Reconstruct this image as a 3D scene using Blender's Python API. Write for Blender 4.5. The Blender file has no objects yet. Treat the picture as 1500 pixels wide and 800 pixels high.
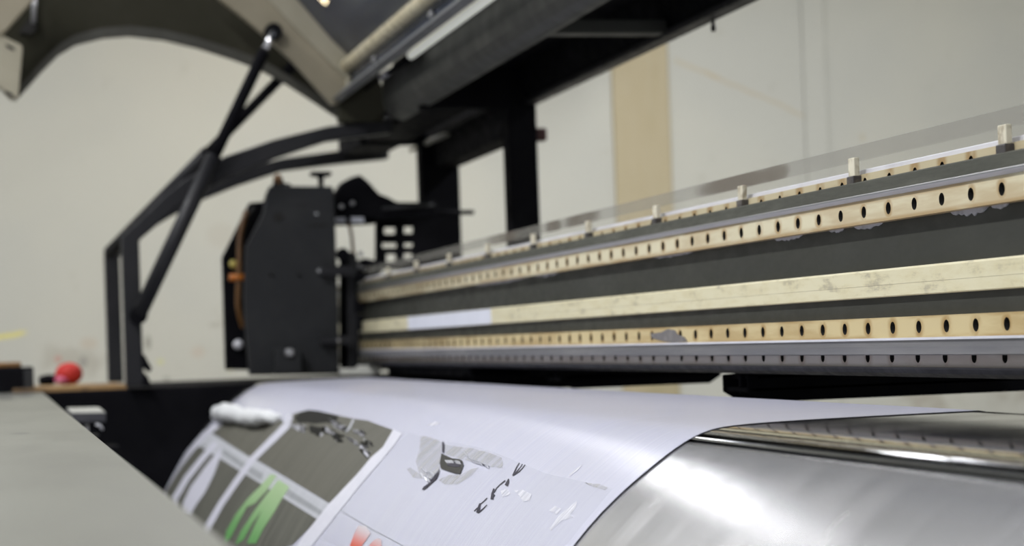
import bpy, bmesh, math, random
from mathutils import Vector, Matrix
random.seed(7)
sc = bpy.context.scene
COL = sc.collection
R = math.radians

# ------------------------------------------------------------------ camera model
FPX = 3150.0
ROLL = 0.035
CAM = Vector((0, 0, 1.2))
phi = math.atan(97.8 / FPX)
th = math.atan(754 / 3151.5)
Fw = Vector((-math.cos(th)*math.cos(phi), math.sin(th)*math.cos(phi), math.sin(phi)))
R0 = Vector((math.sin(th), math.cos(th), 0))
U0 = R0.cross(Fw)
Rt = R0*math.cos(ROLL) - U0*math.sin(ROLL)
Up = U0*math.cos(ROLL) + R0*math.sin(ROLL)
Up = Rt.cross(Fw)

def ray(px, py):
    return Fw + Rt*((px-750)/FPX) - Up*((py-400)/FPX)
def PX(px, py, X):
    d = ray(px, py); return CAM + d*((X-CAM.x)/d.x)
def PY(px, py, Y):
    d = ray(px, py); return CAM + d*((Y-CAM.y)/d.y)
def PZ(px, py, Z):
    d = ray(px, py); return CAM + d*((Z-CAM.z)/d.z)
def yz(px, py, X):
    p = PX(px, py, X); return (p.y, p.z)

cd = bpy.data.cameras.new('camera')
cam = bpy.data.objects.new('camera', cd); COL.objects.link(cam)
M = Matrix.Identity(4)
for i in range(3):
    M[i][0] = Rt[i]; M[i][1] = Up[i]; M[i][2] = -Fw[i]; M[i][3] = CAM[i]
cam.matrix_world = M
cd.sensor_width = 36; cd.lens = FPX/1500*36
cd.clip_start = 0.05
cd.dof.use_dof = True; cd.dof.focus_distance = 2.05; cd.dof.aperture_fstop = 7.0
sc.camera = cam

# ------------------------------------------------------------------ materials
def nd(nt, t, **kw):
    n = nt.nodes.new(t)
    for k, v in kw.items():
        setattr(n, k, v)
    return n
def mth(nt, op, a, b=None, c=None, clamp=False):
    n = nt.nodes.new('ShaderNodeMath'); n.operation = op; n.use_clamp = clamp
    for i, v in enumerate((a, b, c)):
        if v is None: continue
        if hasattr(v, 'links') or hasattr(v, 'is_linked'): nt.links.new(v, n.inputs[i])
        else: n.inputs[i].default_value = v
    return n.outputs[0]
def mixc(nt, fac, a, b):
    n = nt.nodes.new('ShaderNodeMix'); n.data_type = 'RGBA'
    for s, v in ((n.inputs[0], fac), (n.inputs[6], a), (n.inputs[7], b)):
        if hasattr(v, 'is_linked'): nt.links.new(v, s)
        elif isinstance(v, (tuple, list)): s.default_value = (*v[:3], 1)
        else: s.default_value = v
    return n.outputs[2]
def ramp(nt, v, lo, hi, a=0.0, b=1.0):
    n = nt.nodes.new('ShaderNodeMapRange'); n.interpolation_type = 'SMOOTHSTEP'
    nt.links.new(v, n.inputs[0])
    n.inputs[1].default_value = lo; n.inputs[2].default_value = hi
    n.inputs[3].default_value = a; n.inputs[4].default_value = b
    return n.outputs[0]
def noise(nt, vec, scale, detail=4, rough=.55):
    n = nt.nodes.new('ShaderNodeTexNoise'); nt.links.new(vec, n.inputs['Vector'])
    n.inputs['Scale'].default_value = scale; n.inputs['Detail'].default_value = detail
    n.inputs['Roughness'].default_value = rough
    return n.outputs['Fac']
def objvec(nt, scale=(1, 1, 1), rot=(0, 0, 0)):
    tc = nt.nodes.new('ShaderNodeTexCoord'); mp = nt.nodes.new('ShaderNodeMapping')
    nt.links.new(tc.outputs['Object'], mp.inputs[0]); mp.inputs['Scale'].default_value = scale
    mp.inputs['Rotation'].default_value = rot
    return mp.outputs[0]
def blob(nt, sep, c, r, soft=.5):
    """soft ellipsoid mask around object-space point c with radii r (None = ignore that axis)"""
    tot = None
    for i in range(3):
        if r[i] is None: continue
        d = mth(nt, 'DIVIDE', mth(nt, 'SUBTRACT', sep[i], c[i]), r[i])
        d2 = mth(nt, 'MULTIPLY', d, d)
        tot = d2 if tot is None else mth(nt, 'ADD', tot, d2)
    return ramp(nt, tot, 1-soft, 1+soft, 1, 0)
def new(name, col=(.5, .5, .5), rough=.5, metal=0, spec=.5):
    m = bpy.data.materials.new(name); m.use_nodes = True
    b = m.node_tree.nodes['Principled BSDF']
    b.inputs['Base Color'].default_value = (*col, 1); b.inputs['Roughness'].default_value = rough
    b.inputs['Metallic'].default_value = metal; b.inputs['Specular IOR Level'].default_value = spec
    m.diffuse_color = (*col, 1)
    return m, m.node_tree, b
def bump(nt, b, h, strength=.2, dist=.01):
    n = nt.nodes.new('ShaderNodeBump'); n.inputs['Strength'].default_value = strength
    n.inputs['Distance'].default_value = dist
    nt.links.new(h, n.inputs['Height']); nt.links.new(n.outputs[0], b.inputs['Normal'])
def worn(name, col, col2, scale=8, lo=.45, hi=.75, rough=.5, metal=0, stretch=(1, 1, 1), bmp=.05, spec=.5):
    m, nt, b = new(name, col, rough, metal, spec)
    v = objvec(nt, stretch)
    f = noise(nt, v, scale)
    nt.links.new(mixc(nt, ramp(nt, f, lo, hi), col, col2), b.inputs['Base Color'])
    f2 = noise(nt, v, scale*6, 3)
    nt.links.new(ramp(nt, f2, .2, .8, rough*.8, min(1, rough*1.2)), b.inputs['Roughness'])
    if bmp: bump(nt, b, f2, bmp, .002)
    return m

MT = {}
MT['black'] = worn('black_steel', (.006, .006, .0075), (.010, .010, .012), 6, rough=.75, spec=.04)
MT['black_soft'] = worn('dark_powder_coat', (.012, .012, .0145), (.018, .018, .020), 9, rough=.5, spec=.3)
MT['panel_dark'] = worn('dark_grey_panel', (.019, .020, .022), (.026, .027, .028), 7, rough=.55, spec=.25)
MT['beam'] = worn('grey_green_paint', (.028, .029, .023), (.038, .039, .032), 7, rough=.55, spec=.3, stretch=(.4, 1, 1))
MT['olive'] = worn('olive_inside', (.026, .025, .017), (.034, .032, .023), 4, rough=.75, spec=.08)
MT['beige'] = worn('beige_paint', (.25, .22, .155), (.30, .265, .19), 5, rough=.5)
MT['canopy'] = worn('canopy_grey', (.050, .052, .047), (.056, .058, .053), 3, rough=.5, bmp=0)
MT['silver'] = worn('dull_aluminium', (.42, .42, .43), (.30, .30, .31), 14, rough=.38, metal=.85, stretch=(.15, 1, 1))
MT['chrome'] = worn('bright_metal', (.8, .8, .82), (.65, .65, .67), 10, rough=.22, metal=1, bmp=0)
MT['zinc'] = worn('scratched_grey_metal', (.16, .16, .17), (.24, .235, .235), 30, lo=.4, hi=.7, rough=.4, metal=.35, stretch=(.08, 1, 1.5))
MT['channel'] = worn('greasy_grey_channel', (.068, .070, .056), (.105, .106, .086), 24, rough=.45, metal=.2, stretch=(.25, 1, 2))
MT['hole'] = new('hole_dark', (.006, .005, .004), .8)[0]
MT['white'] = worn('white_plastic', (.60, .60, .64), (.50, .50, .54), 12, rough=.4)
MT['cream'] = worn('cream_tube', (.72, .64, .44), (.78, .71, .52), 5, rough=.3)
MT['led'] = worn('lamp_glass', (.74, .76, .72), (.68, .70, .66), 5, rough=.3)
MT['brown'] = worn('brown_hose', (.16, .075, .02), (.09, .04, .012), 20, rough=.4)
MT['orange'] = worn('orange_plastic', (.55, .17, .015), (.42, .12, .01), 20, rough=.4)
MT['yellow'] = worn('yellow_brass', (.5, .42, .10), (.36, .28, .07), 20, rough=.4)
MT['wood'] = worn('stained_wood', (.34, .20, .075), (.08, .05, .025), 16, lo=.42, hi=.62, rough=.6, stretch=(1, .6, 1))
MT['red'] = worn('red_plastic', (.46, .035, .028), (.40, .025, .022), 12, rough=.6, spec=.2)
MT['pink'] = worn('pink_plastic', (.50, .10, .19), (.44, .08, .16), 12, rough=.45)
MT['darkred'] = worn('dark_red', (.05, .012, .01), (.03, .01, .008), 12, rough=.5)

# ivory guide rails: brown stain blotches, rust halo round each screw hole
def rail_mat(name, x0, zc, base=(.63, .58, .41), stain=(.30, .165, .04), amount=.8):
    m, nt, b = new(name, base, .38)
    tc = nt.nodes.new('ShaderNodeTexCoord'); sp = nt.nodes.new('ShaderNodeSeparateXYZ')
    nt.links.new(tc.outputs['Object'], sp.inputs[0])
    X, Z = sp.outputs[0], sp.outputs[2]
    fr = mth(nt, 'FRACT', mth(nt, 'ADD', mth(nt, 'DIVIDE', mth(nt, 'SUBTRACT', X, x0), .06), 100.5))
    dx = mth(nt, 'MULTIPLY', mth(nt, 'SUBTRACT', fr, .5), .06)
    dz = mth(nt, 'SUBTRACT', Z, zc)
    d = mth(nt, 'SQRT', mth(nt, 'ADD', mth(nt, 'MULTIPLY', dx, dx), mth(nt, 'MULTIPLY', dz, dz)))
    v = objvec(nt, (1, 1, 1)); n1 = noise(nt, v, 40, 5); n2 = noise(nt, objvec(nt, (.25, 1, 2)), 22, 4)
    halo = mth(nt, 'MULTIPLY', ramp(nt, d, .005, .016, 1, 0), ramp(nt, n1, .3, .6))
    edge = ramp(nt, mth(nt, 'ABSOLUTE', dz), .0045, .0105)
    edge = mth(nt, 'MULTIPLY', edge, ramp(nt, n2, .36, .58))
    blot = ramp(nt, n2, .44, .68)
    f = mth(nt, 'MULTIPLY', mth(nt, 'MAXIMUM', mth(nt, 'MAXIMUM', halo, mth(nt, 'MULTIPLY', edge, .9)), mth(nt, 'MULTIPLY', blot, .55)), amount, clamp=True)
    c = mixc(nt, f, base, stain)
    n3 = noise(nt, v, 18, 6, .7)
    c = mixc(nt, ramp(nt, n3, .66, .74, 0, .7), c, (.16, .15, .15))
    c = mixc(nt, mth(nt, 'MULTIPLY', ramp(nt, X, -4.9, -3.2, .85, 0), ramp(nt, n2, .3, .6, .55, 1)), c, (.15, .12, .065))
    nt.links.new(c, b.inputs['Base Color'])
    return m

def wall_mat():
    m, nt, b = new('painted_wall', (.55, .54, .47), .75, spec=.2)
    tc = nt.nodes.new('ShaderNodeTexCoord'); sp = nt.nodes.new('ShaderNodeSeparateXYZ')
    nt.links.new(tc.outputs['Object'], sp.inputs[0]); s = sp.outputs
    v = objvec(nt)
    n1 = noise(nt, v, 1.1, 3); n2 = noise(nt, v, 9, 5, .6)
    c = mixc(nt, ramp(nt, n1, .35, .65), (.435, .433, .390), (.475, .466, .405))
    c = mixc(nt, ramp(nt, n2, .62, .76, 0, .22), c, (.30, .27, .21))
    n4 = noise(nt, v, 5.5, 3)
    # small soil marks on the lower wall
    low = ramp(nt, s[2], 1.05, 1.45, 1, 0)
    c = mixc(nt, mth(nt, 'MULTIPLY', low, ramp(nt, n4, .60, .72, 0, .45)), c, (.26, .22, .17))
    XW = WX
    def mark(px, py, rw, rh, col, k, soft=.6):
        nonlocal c
        p = PX(px, py, XW)
        sc_ = -XW/FPX*1.02
        f = blob(nt, s, (0, p.y, p.z), (None, rw*sc_, rh*sc_), soft)
        f = mth(nt, 'MULTIPLY', f, k)
        c = mixc(nt, f, c, col)
    for a in ((325, 345, 22, 18, (.33, .27, .2), .16), (217, 502, 4, 10, (.15, .14, .11), .6),
              (85, 526, 5, 5, (.5, .2, .15), .5), (122, 530, 6, 8, (.2, .2, .18), .5), (416, 470, 8, 5, (.25, .24, .2), .5),
              (316, 476, 10, 4, (.3, .27, .22), .4), (395, 520, 8, 4, (.4, .22, .1), .5), (337, 540, 6, 4, (.55, .5, .1), .3),
              (235, 530, 5, 4, (.55, .55, .15), .5), (960, 283, 5, 4, (.45, .2, .12), .5), (1263, 201, 4, 6, (.38, .3, .15), .35),
              (290, 516, 10, 8, (.45, .3, .2), .25), (130, 503, 12, 8, (.42, .3, .2), .3), (244, 555, 5, 4, (.25, .24, .2), .5)):
        mark(*a)
    # yellow scribble
    p0 = PX(-20, 497, XW); p1 = PX(42, 487, XW)
    def stroke(pa, pb, w, col, k, wob=.01, sc2=6):
        nonlocal c
        sl = (pb.z-pa.z)/(pb.y-pa.y)
        zz = mth(nt, 'ADD', mth(nt, 'MULTIPLY', mth(nt, 'SUBTRACT', s[1], pa.y), sl), pa.z)
        zz = mth(nt, 'ADD', zz, mth(nt, 'MULTIPLY', mth(nt, 'SUBTRACT', noise(nt, v, sc2, 2), .5), wob*2))
        d = mth(nt, 'ABSOLUTE', mth(nt, 'SUBTRACT', s[2], zz))
        f = ramp(nt, d, w*.4, w, 1, 0)
        f = mth(nt, 'MULTIPLY', f, ramp(nt, s[1], pa.y-.004, pa.y+.02))
        f = mth(nt, 'MULTIPLY', f, ramp(nt, s[1], pb.y-.03, pb.y+.004, 1, 0))
        c = mixc(nt, mth(nt, 'MULTIPLY', f, k), c, col)
    stroke(p0, p1, .011, (.68, .60, .10), .75)
    stroke(PX(985, 88, XW), PX(1058, 116, XW), .012, (.42, .34, .2), .4)
    stroke(PX(1030, 104, XW), PX(1182, 172, XW), .010, (.40, .31, .18), .42, .02)
    nt.links.new(c, b.inputs['Base Color'])
    bump(nt, b, n2, .08, .01)
    return m

def film_mat():
    m = bpy.data.materials.new('clear_film'); m.use_nodes = True; nt = m.node_tree
    b = nt.nodes['Principled BSDF']; b.inputs['Roughness'].default_value = .25
    tc = nt.nodes.new('ShaderNodeTexCoord'); sp = nt.nodes.new('ShaderNodeSeparateXYZ')
    nt.links.new(tc.outputs['Object'], sp.inputs[0]); s = sp.outputs
    a = None; 
    zc = (Z_FT + Z_FM)/2
    tot = None
    for px, w in ((1080, 62), (850, 25), (808, 11), (733, 22), (1135, 20)):
        p = PY(px, 250, YFILM); q = PY(px+w, 250, YFILM)
        f = blob(nt, s, (p.x, 0, zc), (abs(q.x-p.x), None, .012), .75)
        tot = f if tot is None else mth(nt, 'MAXIMUM', tot, f)
    upper = ramp(nt, s[2], Z_FM-.001, Z_FM+.001)
    n = noise(nt, objvec(nt, (.5, 1, 2)), 9, 3)
    alpha = mth(nt, 'ADD', mth(nt, 'MULTIPLY', upper, .26), mth(nt, 'MULTIPLY', n, .16))
    alpha = mth(nt, 'ADD', alpha, mth(nt, 'MULTIPLY', mth(nt, 'MULTIPLY', mth(nt, 'MULTIPLY', tot, upper), ramp(nt, n, .3, .6, .4, 1)), .42), clamp=True)
    col = mixc(nt, tot, (.27, .26, .23), (.15, .125, .10))
    nt.links.new(col, b.inputs['Base Color'])
    nt.links.new(alpha, b.inputs['Alpha'])
    return m

def steel_mat(name, base, r0, metal=1):
    m, nt, b = new(name, base, r0, metal)
    v = objvec(nt, (2.2, 1, 1)); 
    vs = objvec(nt, (30, .8, .8))
    n1 = noise(nt, v, 5, 5); n2 = noise(nt, vs, 6, 4); n3 = noise(nt, objvec(nt, (1.2, 1, 1), (0, 0, .5)), 3, 3)
    f = ramp(nt, n1, .40, .72)
    c = mixc(nt, mth(nt, 'MULTIPLY', f, .22), base, (base[0]*.72, base[1]*.68, base[2]*.64))
    dk = ramp(nt, n3, .60, .74, 0, .18)
    c = mixc(nt, dk, c, (.14, .13, .135))
    nt.links.new(c, b.inputs['Base Color'])
    r = mth(nt, 'ADD', mth(nt, 'MULTIPLY', n2, .06), mth(nt, 'MULTIPLY', f, .06))
    nt.links.new(mth(nt, 'ADD', r, r0-.05), b.inputs['Roughness'])
    bump(nt, b, n2, .012, .002)
    return m

def banner_mat():
    m, nt, b = new('glossy_white_vinyl', (.78, .78, .86), .36, 0, .55)
    # fine streaks running across the roll, plus a faint square grid of thread
    vs = objvec(nt, (45, 1.2, 1.2), (0, 0, .06)); n1 = noise(nt, vs, 3.2, 5, .65)
    v2 = objvec(nt, (9, 30, 30)); n2 = noise(nt, v2, 3, 3)
    n3 = noise(nt, objvec(nt), 2.2, 3)
    c = mixc(nt, ramp(nt, n1, .35, .68), (.575, .58, .70), (.635, .64, .745))
    c = mixc(nt, ramp(nt, n3, .5, .75, 0, .3), c, (.57, .57, .62))
    nt.links.new(c, b.inputs['Base Color'])
    nt.links.new(ramp(nt, n1, .3, .7, .26, .215), b.inputs['Roughness'])
    h = mth(nt, 'ADD', n1, mth(nt, 'MULTIPLY', n2, .5))
    bump(nt, b, h, .13, .0018)
    return m

def print_mat(name, col, col2, scale=3, rough=.55):
    m, nt, b = new(name, col, rough, 0, .2)
    n1 = noise(nt, objvec(nt, (40, 1.5, 1.5)), scale, 5, .6)
    nt.links.new(mixc(nt, ramp(nt, n1, .3, .7), col, col2), b.inputs['Base Color'])
    bump(nt, b, n1, .25, .002)
    return m
def grad_mat(name, ca, cb, za, zb):
    m, nt, b = new(name, ca, .4)
    tc = nt.nodes.new('ShaderNodeTexCoord'); sp = nt.nodes.new('ShaderNodeSeparateXYZ')
    nt.links.new(tc.outputs['Object'], sp.inputs[0])
    nt.links.new(mixc(nt, ramp(nt, sp.outputs[2], za, zb), ca, cb), b.inputs['Base Color'])
    return m
def veil_mat(name, col, alpha, rough=.3, nz=.0, scale=20):
    m, nt, b = new(name, col, rough)
    if nz:
        n = noise(nt, objvec(nt, (8, 1, 1)), scale, 4)
        nt.links.new(ramp(nt, n, .3, .7, max(0, alpha-nz), min(1, alpha+nz)), b.inputs['Alpha'])
        bump(nt, b, n, .5, .003)
    else:
        b.inputs['Alpha'].default_value = alpha
    return m

# ------------------------------------------------------------------ mesh builder
class MB:
    def __init__(s): s.b = bmesh.new(); s.mi = 0
    def face(s, pts):
        f = s.b.faces.new([s.b.verts.new(p) for p in pts]); f.material_index = s.mi; return f
    def prism(s, loop, d):
        """closed solid: planar loop of 3-D points swept by vector d"""
        d = Vector(d); a = [s.b.verts.new(Vector(p)) for p in loop]; c = [s.b.verts.new(Vector(p)+d) for p in loop]
        n = len(a); fs = [s.b.faces.new(a), s.b.faces.new(c[::-1])]
        for i in range(n):
            fs.append(s.b.faces.new((a[i], c[i], c[(i+1) % n], a[(i+1) % n])))
        for f in fs: f.material_index = s.mi
        return s
    def px(s, poly, X, dx):
        """pixel outline at the plane X, swept along X by dx"""
        return s.prism([PX(a, b, X) for a, b in poly], (dx, 0, 0))
    def yzx(s, poly, x0, x1):
        return s.prism([(x0, y, z) for y, z in poly], (x1-x0, 0, 0))
    def box(s, x0, x1, y0, y1, z0, z1):
        return s.prism([(x0, y0, z0), (x0, y1, z0), (x0, y1, z1), (x0, y0, z1)], (x1-x0, 0, 0))
    def tube(s, pts, r, n=14, caps=True):
        pts = [Vector(p) for p in pts]; rs = r if isinstance(r, (list, tuple)) else [r]*len(pts)
        rings = []
        up = None
        for i, p in enumerate(pts):
            t = (pts[min(i+1, len(pts)-1)] - pts[max(i-1, 0)]).normalized()
            if up is None:
                up = Vector((0, 0, 1)) if abs(t.z) < .9 else Vector((1, 0, 0))
            a = t.cross(up).normalized(); b2 = a.cross(t).normalized(); up = b2
            rings.append([s.b.verts.new(p + (a*math.cos(2*math.pi*k/n) + b2*math.sin(2*math.pi*k/n))*rs[i]) for k in range(n)])
        for i in range(len(rings)-1):
            for k in range(n):
                f = s.b.faces.new((rings[i][k], rings[i][(k+1) % n], rings[i+1][(k+1) % n], rings[i+1][k]))
                f.material_index = s.mi; f.smooth = True
        if caps:
            for q in (rings[0][::-1], rings[-1]):
                f = s.b.faces.new(q); f.material_index = s.mi
        return s
    def ball(s, c, r, sx=1, sy=1, sz=1, u=20, v=12):
        g = bmesh.ops.create_uvsphere(s.b, u_segments=u, v_segments=v, radius=r)
        for q in g['verts']:
            q.co = Vector((q.co.x*sx, q.co.y*sy, q.co.z*sz)) + Vector(c)
        for q in g['verts']:
            for f in q.link_faces: f.smooth = True; f.material_index = s.mi
        return s
    def build(s, name, mats, parent=None, bevel=0, recalc=True, label=None):
        if recalc: bmesh.ops.recalc_face_normals(s.b, faces=s.b.faces)
        me = bpy.data.meshes.new(name); s.b.to_mesh(me); s.b.free()
        if not isinstance(mats, (list, tuple)): mats = [mats]
        for m in mats: me.materials.append(MT[m] if isinstance(m, str) else m)
        o = bpy.data.objects.new(name, me); COL.objects.link(o)
        if parent is not None:
            o.parent = parent
            if parent.type == 'EMPTY' or True:
                o.matrix_parent_inverse = parent.matrix_world.inverted() if parent.parent is None else INV(parent)
        if bevel:
            md = o.modifiers.new('bevel', 'BEVEL'); md.width = bevel; md.segments = 2
            md.limit_method = 'ANGLE'; md.angle_limit = R(35)
        if label: o['label'] = label
        return o
def INV(p):
    m = Matrix.Identity(4)
    while p is not None:
        m = p.matrix_parent_inverse @ p.matrix_basis @ m if p.parent else p.matrix_basis @ m
        p = p.parent
    return m.inverted()
def empty(name, loc, label, cat, parent=None):
    o = bpy.data.objects.new(name, None); COL.objects.link(o); o.location = loc
    o.empty_display_size = .1
    if parent is None:
        o['label'] = label; o['category'] = cat
    bpy.context.view_layer.update()
    return o
def tag(o, label, cat, group=None):
    o['label'] = label; o['category'] = cat
    if group: o['group'] = group
    return o
def struct(o, label=None):
    o['kind'] = 'structure'
    if label: o['label'] = label
    return o

# ------------------------------------------------------------------ the room
WX = -7.4          # the wall the printer ends towards
YB = 4.3
MT['wall'] = wall_mat()
MT['column'] = worn('beige_column', (.375, .32, .205), (.325, .28, .165), 2.5, rough=.7, stretch=(1, 3, .6))
MT['floor'] = worn('concrete_floor', (.20, .195, .18), (.28, .27, .25), 3, rough=.6)
MT['ceiling'] = worn('ceiling_paint', (.50, .51, .52), (.55, .56, .57), 3, rough=.8)
o = struct(MB().box(WX-.15, WX, -3.2, YB, 0, 3.6).build('wall_left', 'wall'), 'off-white stained painted wall behind the printer')
struct(MB().box(WX, 2.5, YB, YB+.15, 0, 3.6).build('wall_back', 'wall'))
struct(MB().box(WX-.15, 2.5, -3.2, YB+.15, -.1, 0).build('floor', 'floor'))
struct(MB().box(WX-.15, 2.5, -3.2, YB+.15, 3.6, 3.7).build('ceiling', 'ceiling'))
ya = PX(905, 200, WX+.06).y; yb = PX(989, 200, WX+.06).y
struct(MB().box(WX, WX+.012, ya, yb, 0, 3.6).build('trim_1', 'column', bevel=.006), 'beige painted column on the off-white wall')
ya = PX(1180, 150, WX+.02).y; yb = PX(1214, 150, WX+.02).y
struct(MB().box(WX, WX+.012, ya, yb, 0, 3.6).build('trim_2', 'wall', bevel=.010), 'shallow off-white strip standing out of the wall')

# ------------------------------------------------------------------ the printer
printer = empty('wide_format_printer', (-2.8, .6, 0),
    'long black wide-format printer with raised hood, ivory guide rails and steel platen', 'printer')
P = printer
H = 1.2
FAR, NEAR = -5.85, -.35

# --- platen: steel table with a rounded front
PROF = [(.815, -.0752), (.76, -.0754), (.70, -.0758), (.66, -.0764), (.62, -.0772), (.60, -.0780), (.585, -.0790), (.574, -.0806),
        (.563, -.0838), (.552, -.0886), (.541, -.0948), (.53, -.1020), (.513, -.1145), (.495, -.1287), (.472, -.1490), (.449, -.1735),
        (.42, -.2110), (.40, -.2440), (.371, -.2930), (.345, -.345), (.32, -.405), (.30, -.47), (.29, -.54)]
PROF = [(a, b+H) for a, b in PROF]
# smooth once by Chaikin
def chaikin(p):
    q = [p[0]]
    for i in range(len(p)-1):
        a, b = p[i], p[i+1]
        q.append((a[0]*.75+b[0]*.25, a[1]*.75+b[1]*.25)); q.append((a[0]*.25+b[0]*.75, a[1]*.25+b[1]*.75))
    q.append(p[-1]); return q
PR = chaikin(PROF)
S = [0]
for i in range(1, len(PR)): S.append(S[-1] + math.dist(PR[i], PR[i-1]))
NRM = []
for i in range(len(PR)):
    a = PR[max(0, i-1)]; b = PR[min(len(PR)-1, i+1)]
    t = Vector((b[0]-a[0], b[1]-a[1])).normalized(); NRM.append((t.y, -t.x))
    # outward = up/front
for i, n in enumerate(NRM):
    if n[1] < 0: NRM[i] = (-n[0], -n[1])
def surf(t, s, off=0):
    s = min(max(s, 0), S[-1]-1e-6)
    i = 0
    while S[i+1] < s: i += 1
    u = (s-S[i])/(S[i+1]-S[i])
    y = PR[i][0]*(1-u)+PR[i+1][0]*u; z = PR[i][1]*(1-u)+PR[i+1][1]*u
    ny = NRM[i][0]*(1-u)+NRM[i+1][0]*u; nz = NRM[i][1]*(1-u)+NRM[i+1][1]*u
    return Vector((-t, y+ny*off, z+nz*off))
def pix_ts(px, py):
    """the place on the platen surface that a pixel shows"""
    d = ray(px, py)
    best = None
    for i in range(len(PR)-1):
        (y0, z0), (y1, z1) = PR[i], PR[i+1]
        # CAM + l*d ; y = l*dy ; z = 1.2 + l*dz
        den = d.y*(z1-z0) - d.z*(y1-y0)
        if abs(den) < 1e-12: continue
        # y0+u*(y1-y0)=l*dy ; z0-1.2+u*(z1-z0)=l*dz
        l = (y0*(z1-z0) - (z0-H)*(y1-y0))/den
        if abs(y1-y0) > abs(z1-z0): u = (l*d.y-y0)/(y1-y0)
        else: u = (H+l*d.z-z0)/(z1-z0)
        if -1e-6 <= u <= 1+1e-6 and l > 0:
            if best is None or l < best[0]: best = (l, S[i]+u*(S[i+1]-S[i]))
    if best is None: return None
    return (-(best[0]*d.x), best[1])
def seam_index(): return min(range(len(PR)), key=lambda i: abs(PR[i][0]-.5535))
SI = seam_index()
MT['steel'] = steel_mat('brushed_steel', (.80, .80, .82), .24, .85)
MT['steel_flat'] = steel_mat('polished_steel', (.50, .51, .53), .075)
pl_far, pl_near = -4.95, -.5
def sheet(mb, prof, x0, x1, thick, nx=60):
    """closed curved plate following prof, thick downwards along the normal"""
    rows = []
    for k in range(nx+1):
        x = x0+(x1-x0)*k/nx
        rows.append(([mb.b.verts.new((x, y, z)) for (y, z), n in prof], [mb.b.verts.new((x, y-n[0]*thick, z-n[1]*thick)) for (y, z), n in prof]))
    m = len(prof)
    for k in range(nx):
        for i in range(m-1):
            for q in (0, 1):
                f = mb.b.faces.new((rows[k][q][i], rows[k][q][i+1], rows[k+1][q][i+1], rows[k+1][q][i])); f.smooth = True
        for i in (0, m-1):
            mb.b.faces.new((rows[k][0][i], rows[k][1][i], rows[k+1][1][i], rows[k+1][0][i]))
    for k in (0, nx):
        for i in range(m-1):
            mb.b.faces.new((rows[k][0][i], rows[k][0][i+1], rows[k][1][i+1], rows[k][1][i]))
pn = list(zip(PR, NRM))
platen_mb = MB(); 
flat = pn[:SI+1]
sheet(platen_mb, flat, pl_far, pl_near, .012, 8)
platen = platen_mb.build('platen', 'steel_flat', P, label='polished flat steel bed')
fr = MB(); 
front = [((y, z-.0012), n) for (y, z), n in pn[SI:]]
front[0] = ((front[0][0][0]-.0016, front[0][0][1]-.001), front[0][1])
sheet(fr, front, pl_far, pl_near, .004, 8)
fr.build('platen_front', 'steel', P, label='brushed steel front curving down from the bed')
# the body the bed stands on
MB().yzx([(.80, 1.10), (.58, 1.10), (.50, 1.03), (.36, .80), (.32, .62), (.32, .30), (.80, .30)], pl_far+.01, pl_near-.01).build('platen_base', 'black_soft', P)
# --- end stations
st_top = H-.0765
MB().box(-5.92, -4.965, .02, 1.24, .08, st_top-.004).build('end_cabinet', 'black', P, bevel=.006, label='black cabinet at the far end of the bed')
MB().box(-.48, .25, .34, 1.24, .08, st_top-.01).build('end_cabinet', 'black', P, bevel=.006)
for x in (-5.8, -5.1, -.4, .17):
    for y in (.42, 1.12):
        MB().tube([(x, y, .09), (x, y, .02), (x, y, .0)], [.02, .02, .035]).build('foot', 'black', P)
for x in (-3.8, -1.8):
    MB().box(x-.05, x+.05, .36, .78, 0, .31).build('leg', 'black', P, bevel=.004)
# worn wooden strip along the front of the station top
pA, pB = PX(82, 560, -5.15), PX(179, 560, -5.15)
MB().box(-5.45, -4.97, pA.y-.10, pB.y, st_top-.004, st_top+.005).build('ledge', 'wood', P, label='brown stained strip along the cabinet top')

# --- front cover plate (light, out of focus, bottom left)
pz = H-.081
MT['plate'] = worn('brushed_cover_plate', (.50, .49, .43), (.44, .43, .375), 5, lo=.35, hi=.7, rough=.42, metal=.25, stretch=(.4, 1, 1))
def plate_mat():
    m, nt, b = new('brushed_cover_plate', (.5, .5, .44), .42, .15)
    tc = nt.nodes.new('ShaderNodeTexCoord'); sp = nt.nodes.new('ShaderNodeSeparateXYZ')
    nt.links.new(tc.outputs['Object'], sp.inputs[0])
    n1 = noise(nt, objvec(nt, (.6, 2, 2)), 7, 5); n2 = noise(nt, objvec(nt, (3, 1, 1)), 6, 5)
    c = mixc(nt, ramp(nt, n1, .35, .7), (.205, .205, .172), (.175, .174, .146))
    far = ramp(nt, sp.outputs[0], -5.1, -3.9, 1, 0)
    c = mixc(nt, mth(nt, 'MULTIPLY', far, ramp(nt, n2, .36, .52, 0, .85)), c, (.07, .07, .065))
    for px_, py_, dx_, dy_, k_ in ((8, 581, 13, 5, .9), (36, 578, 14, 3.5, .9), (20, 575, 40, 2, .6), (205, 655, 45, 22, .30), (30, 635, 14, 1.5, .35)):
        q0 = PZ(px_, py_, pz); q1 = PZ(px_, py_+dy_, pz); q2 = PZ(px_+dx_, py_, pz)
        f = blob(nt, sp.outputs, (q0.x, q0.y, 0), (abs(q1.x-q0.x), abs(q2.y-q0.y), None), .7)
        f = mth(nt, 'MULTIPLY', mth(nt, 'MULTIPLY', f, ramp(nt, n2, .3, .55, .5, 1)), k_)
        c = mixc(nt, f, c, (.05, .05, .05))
    nt.links.new(c, b.inputs['Base Color'])
    return m
MT['plate'] = plate_mat()
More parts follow.
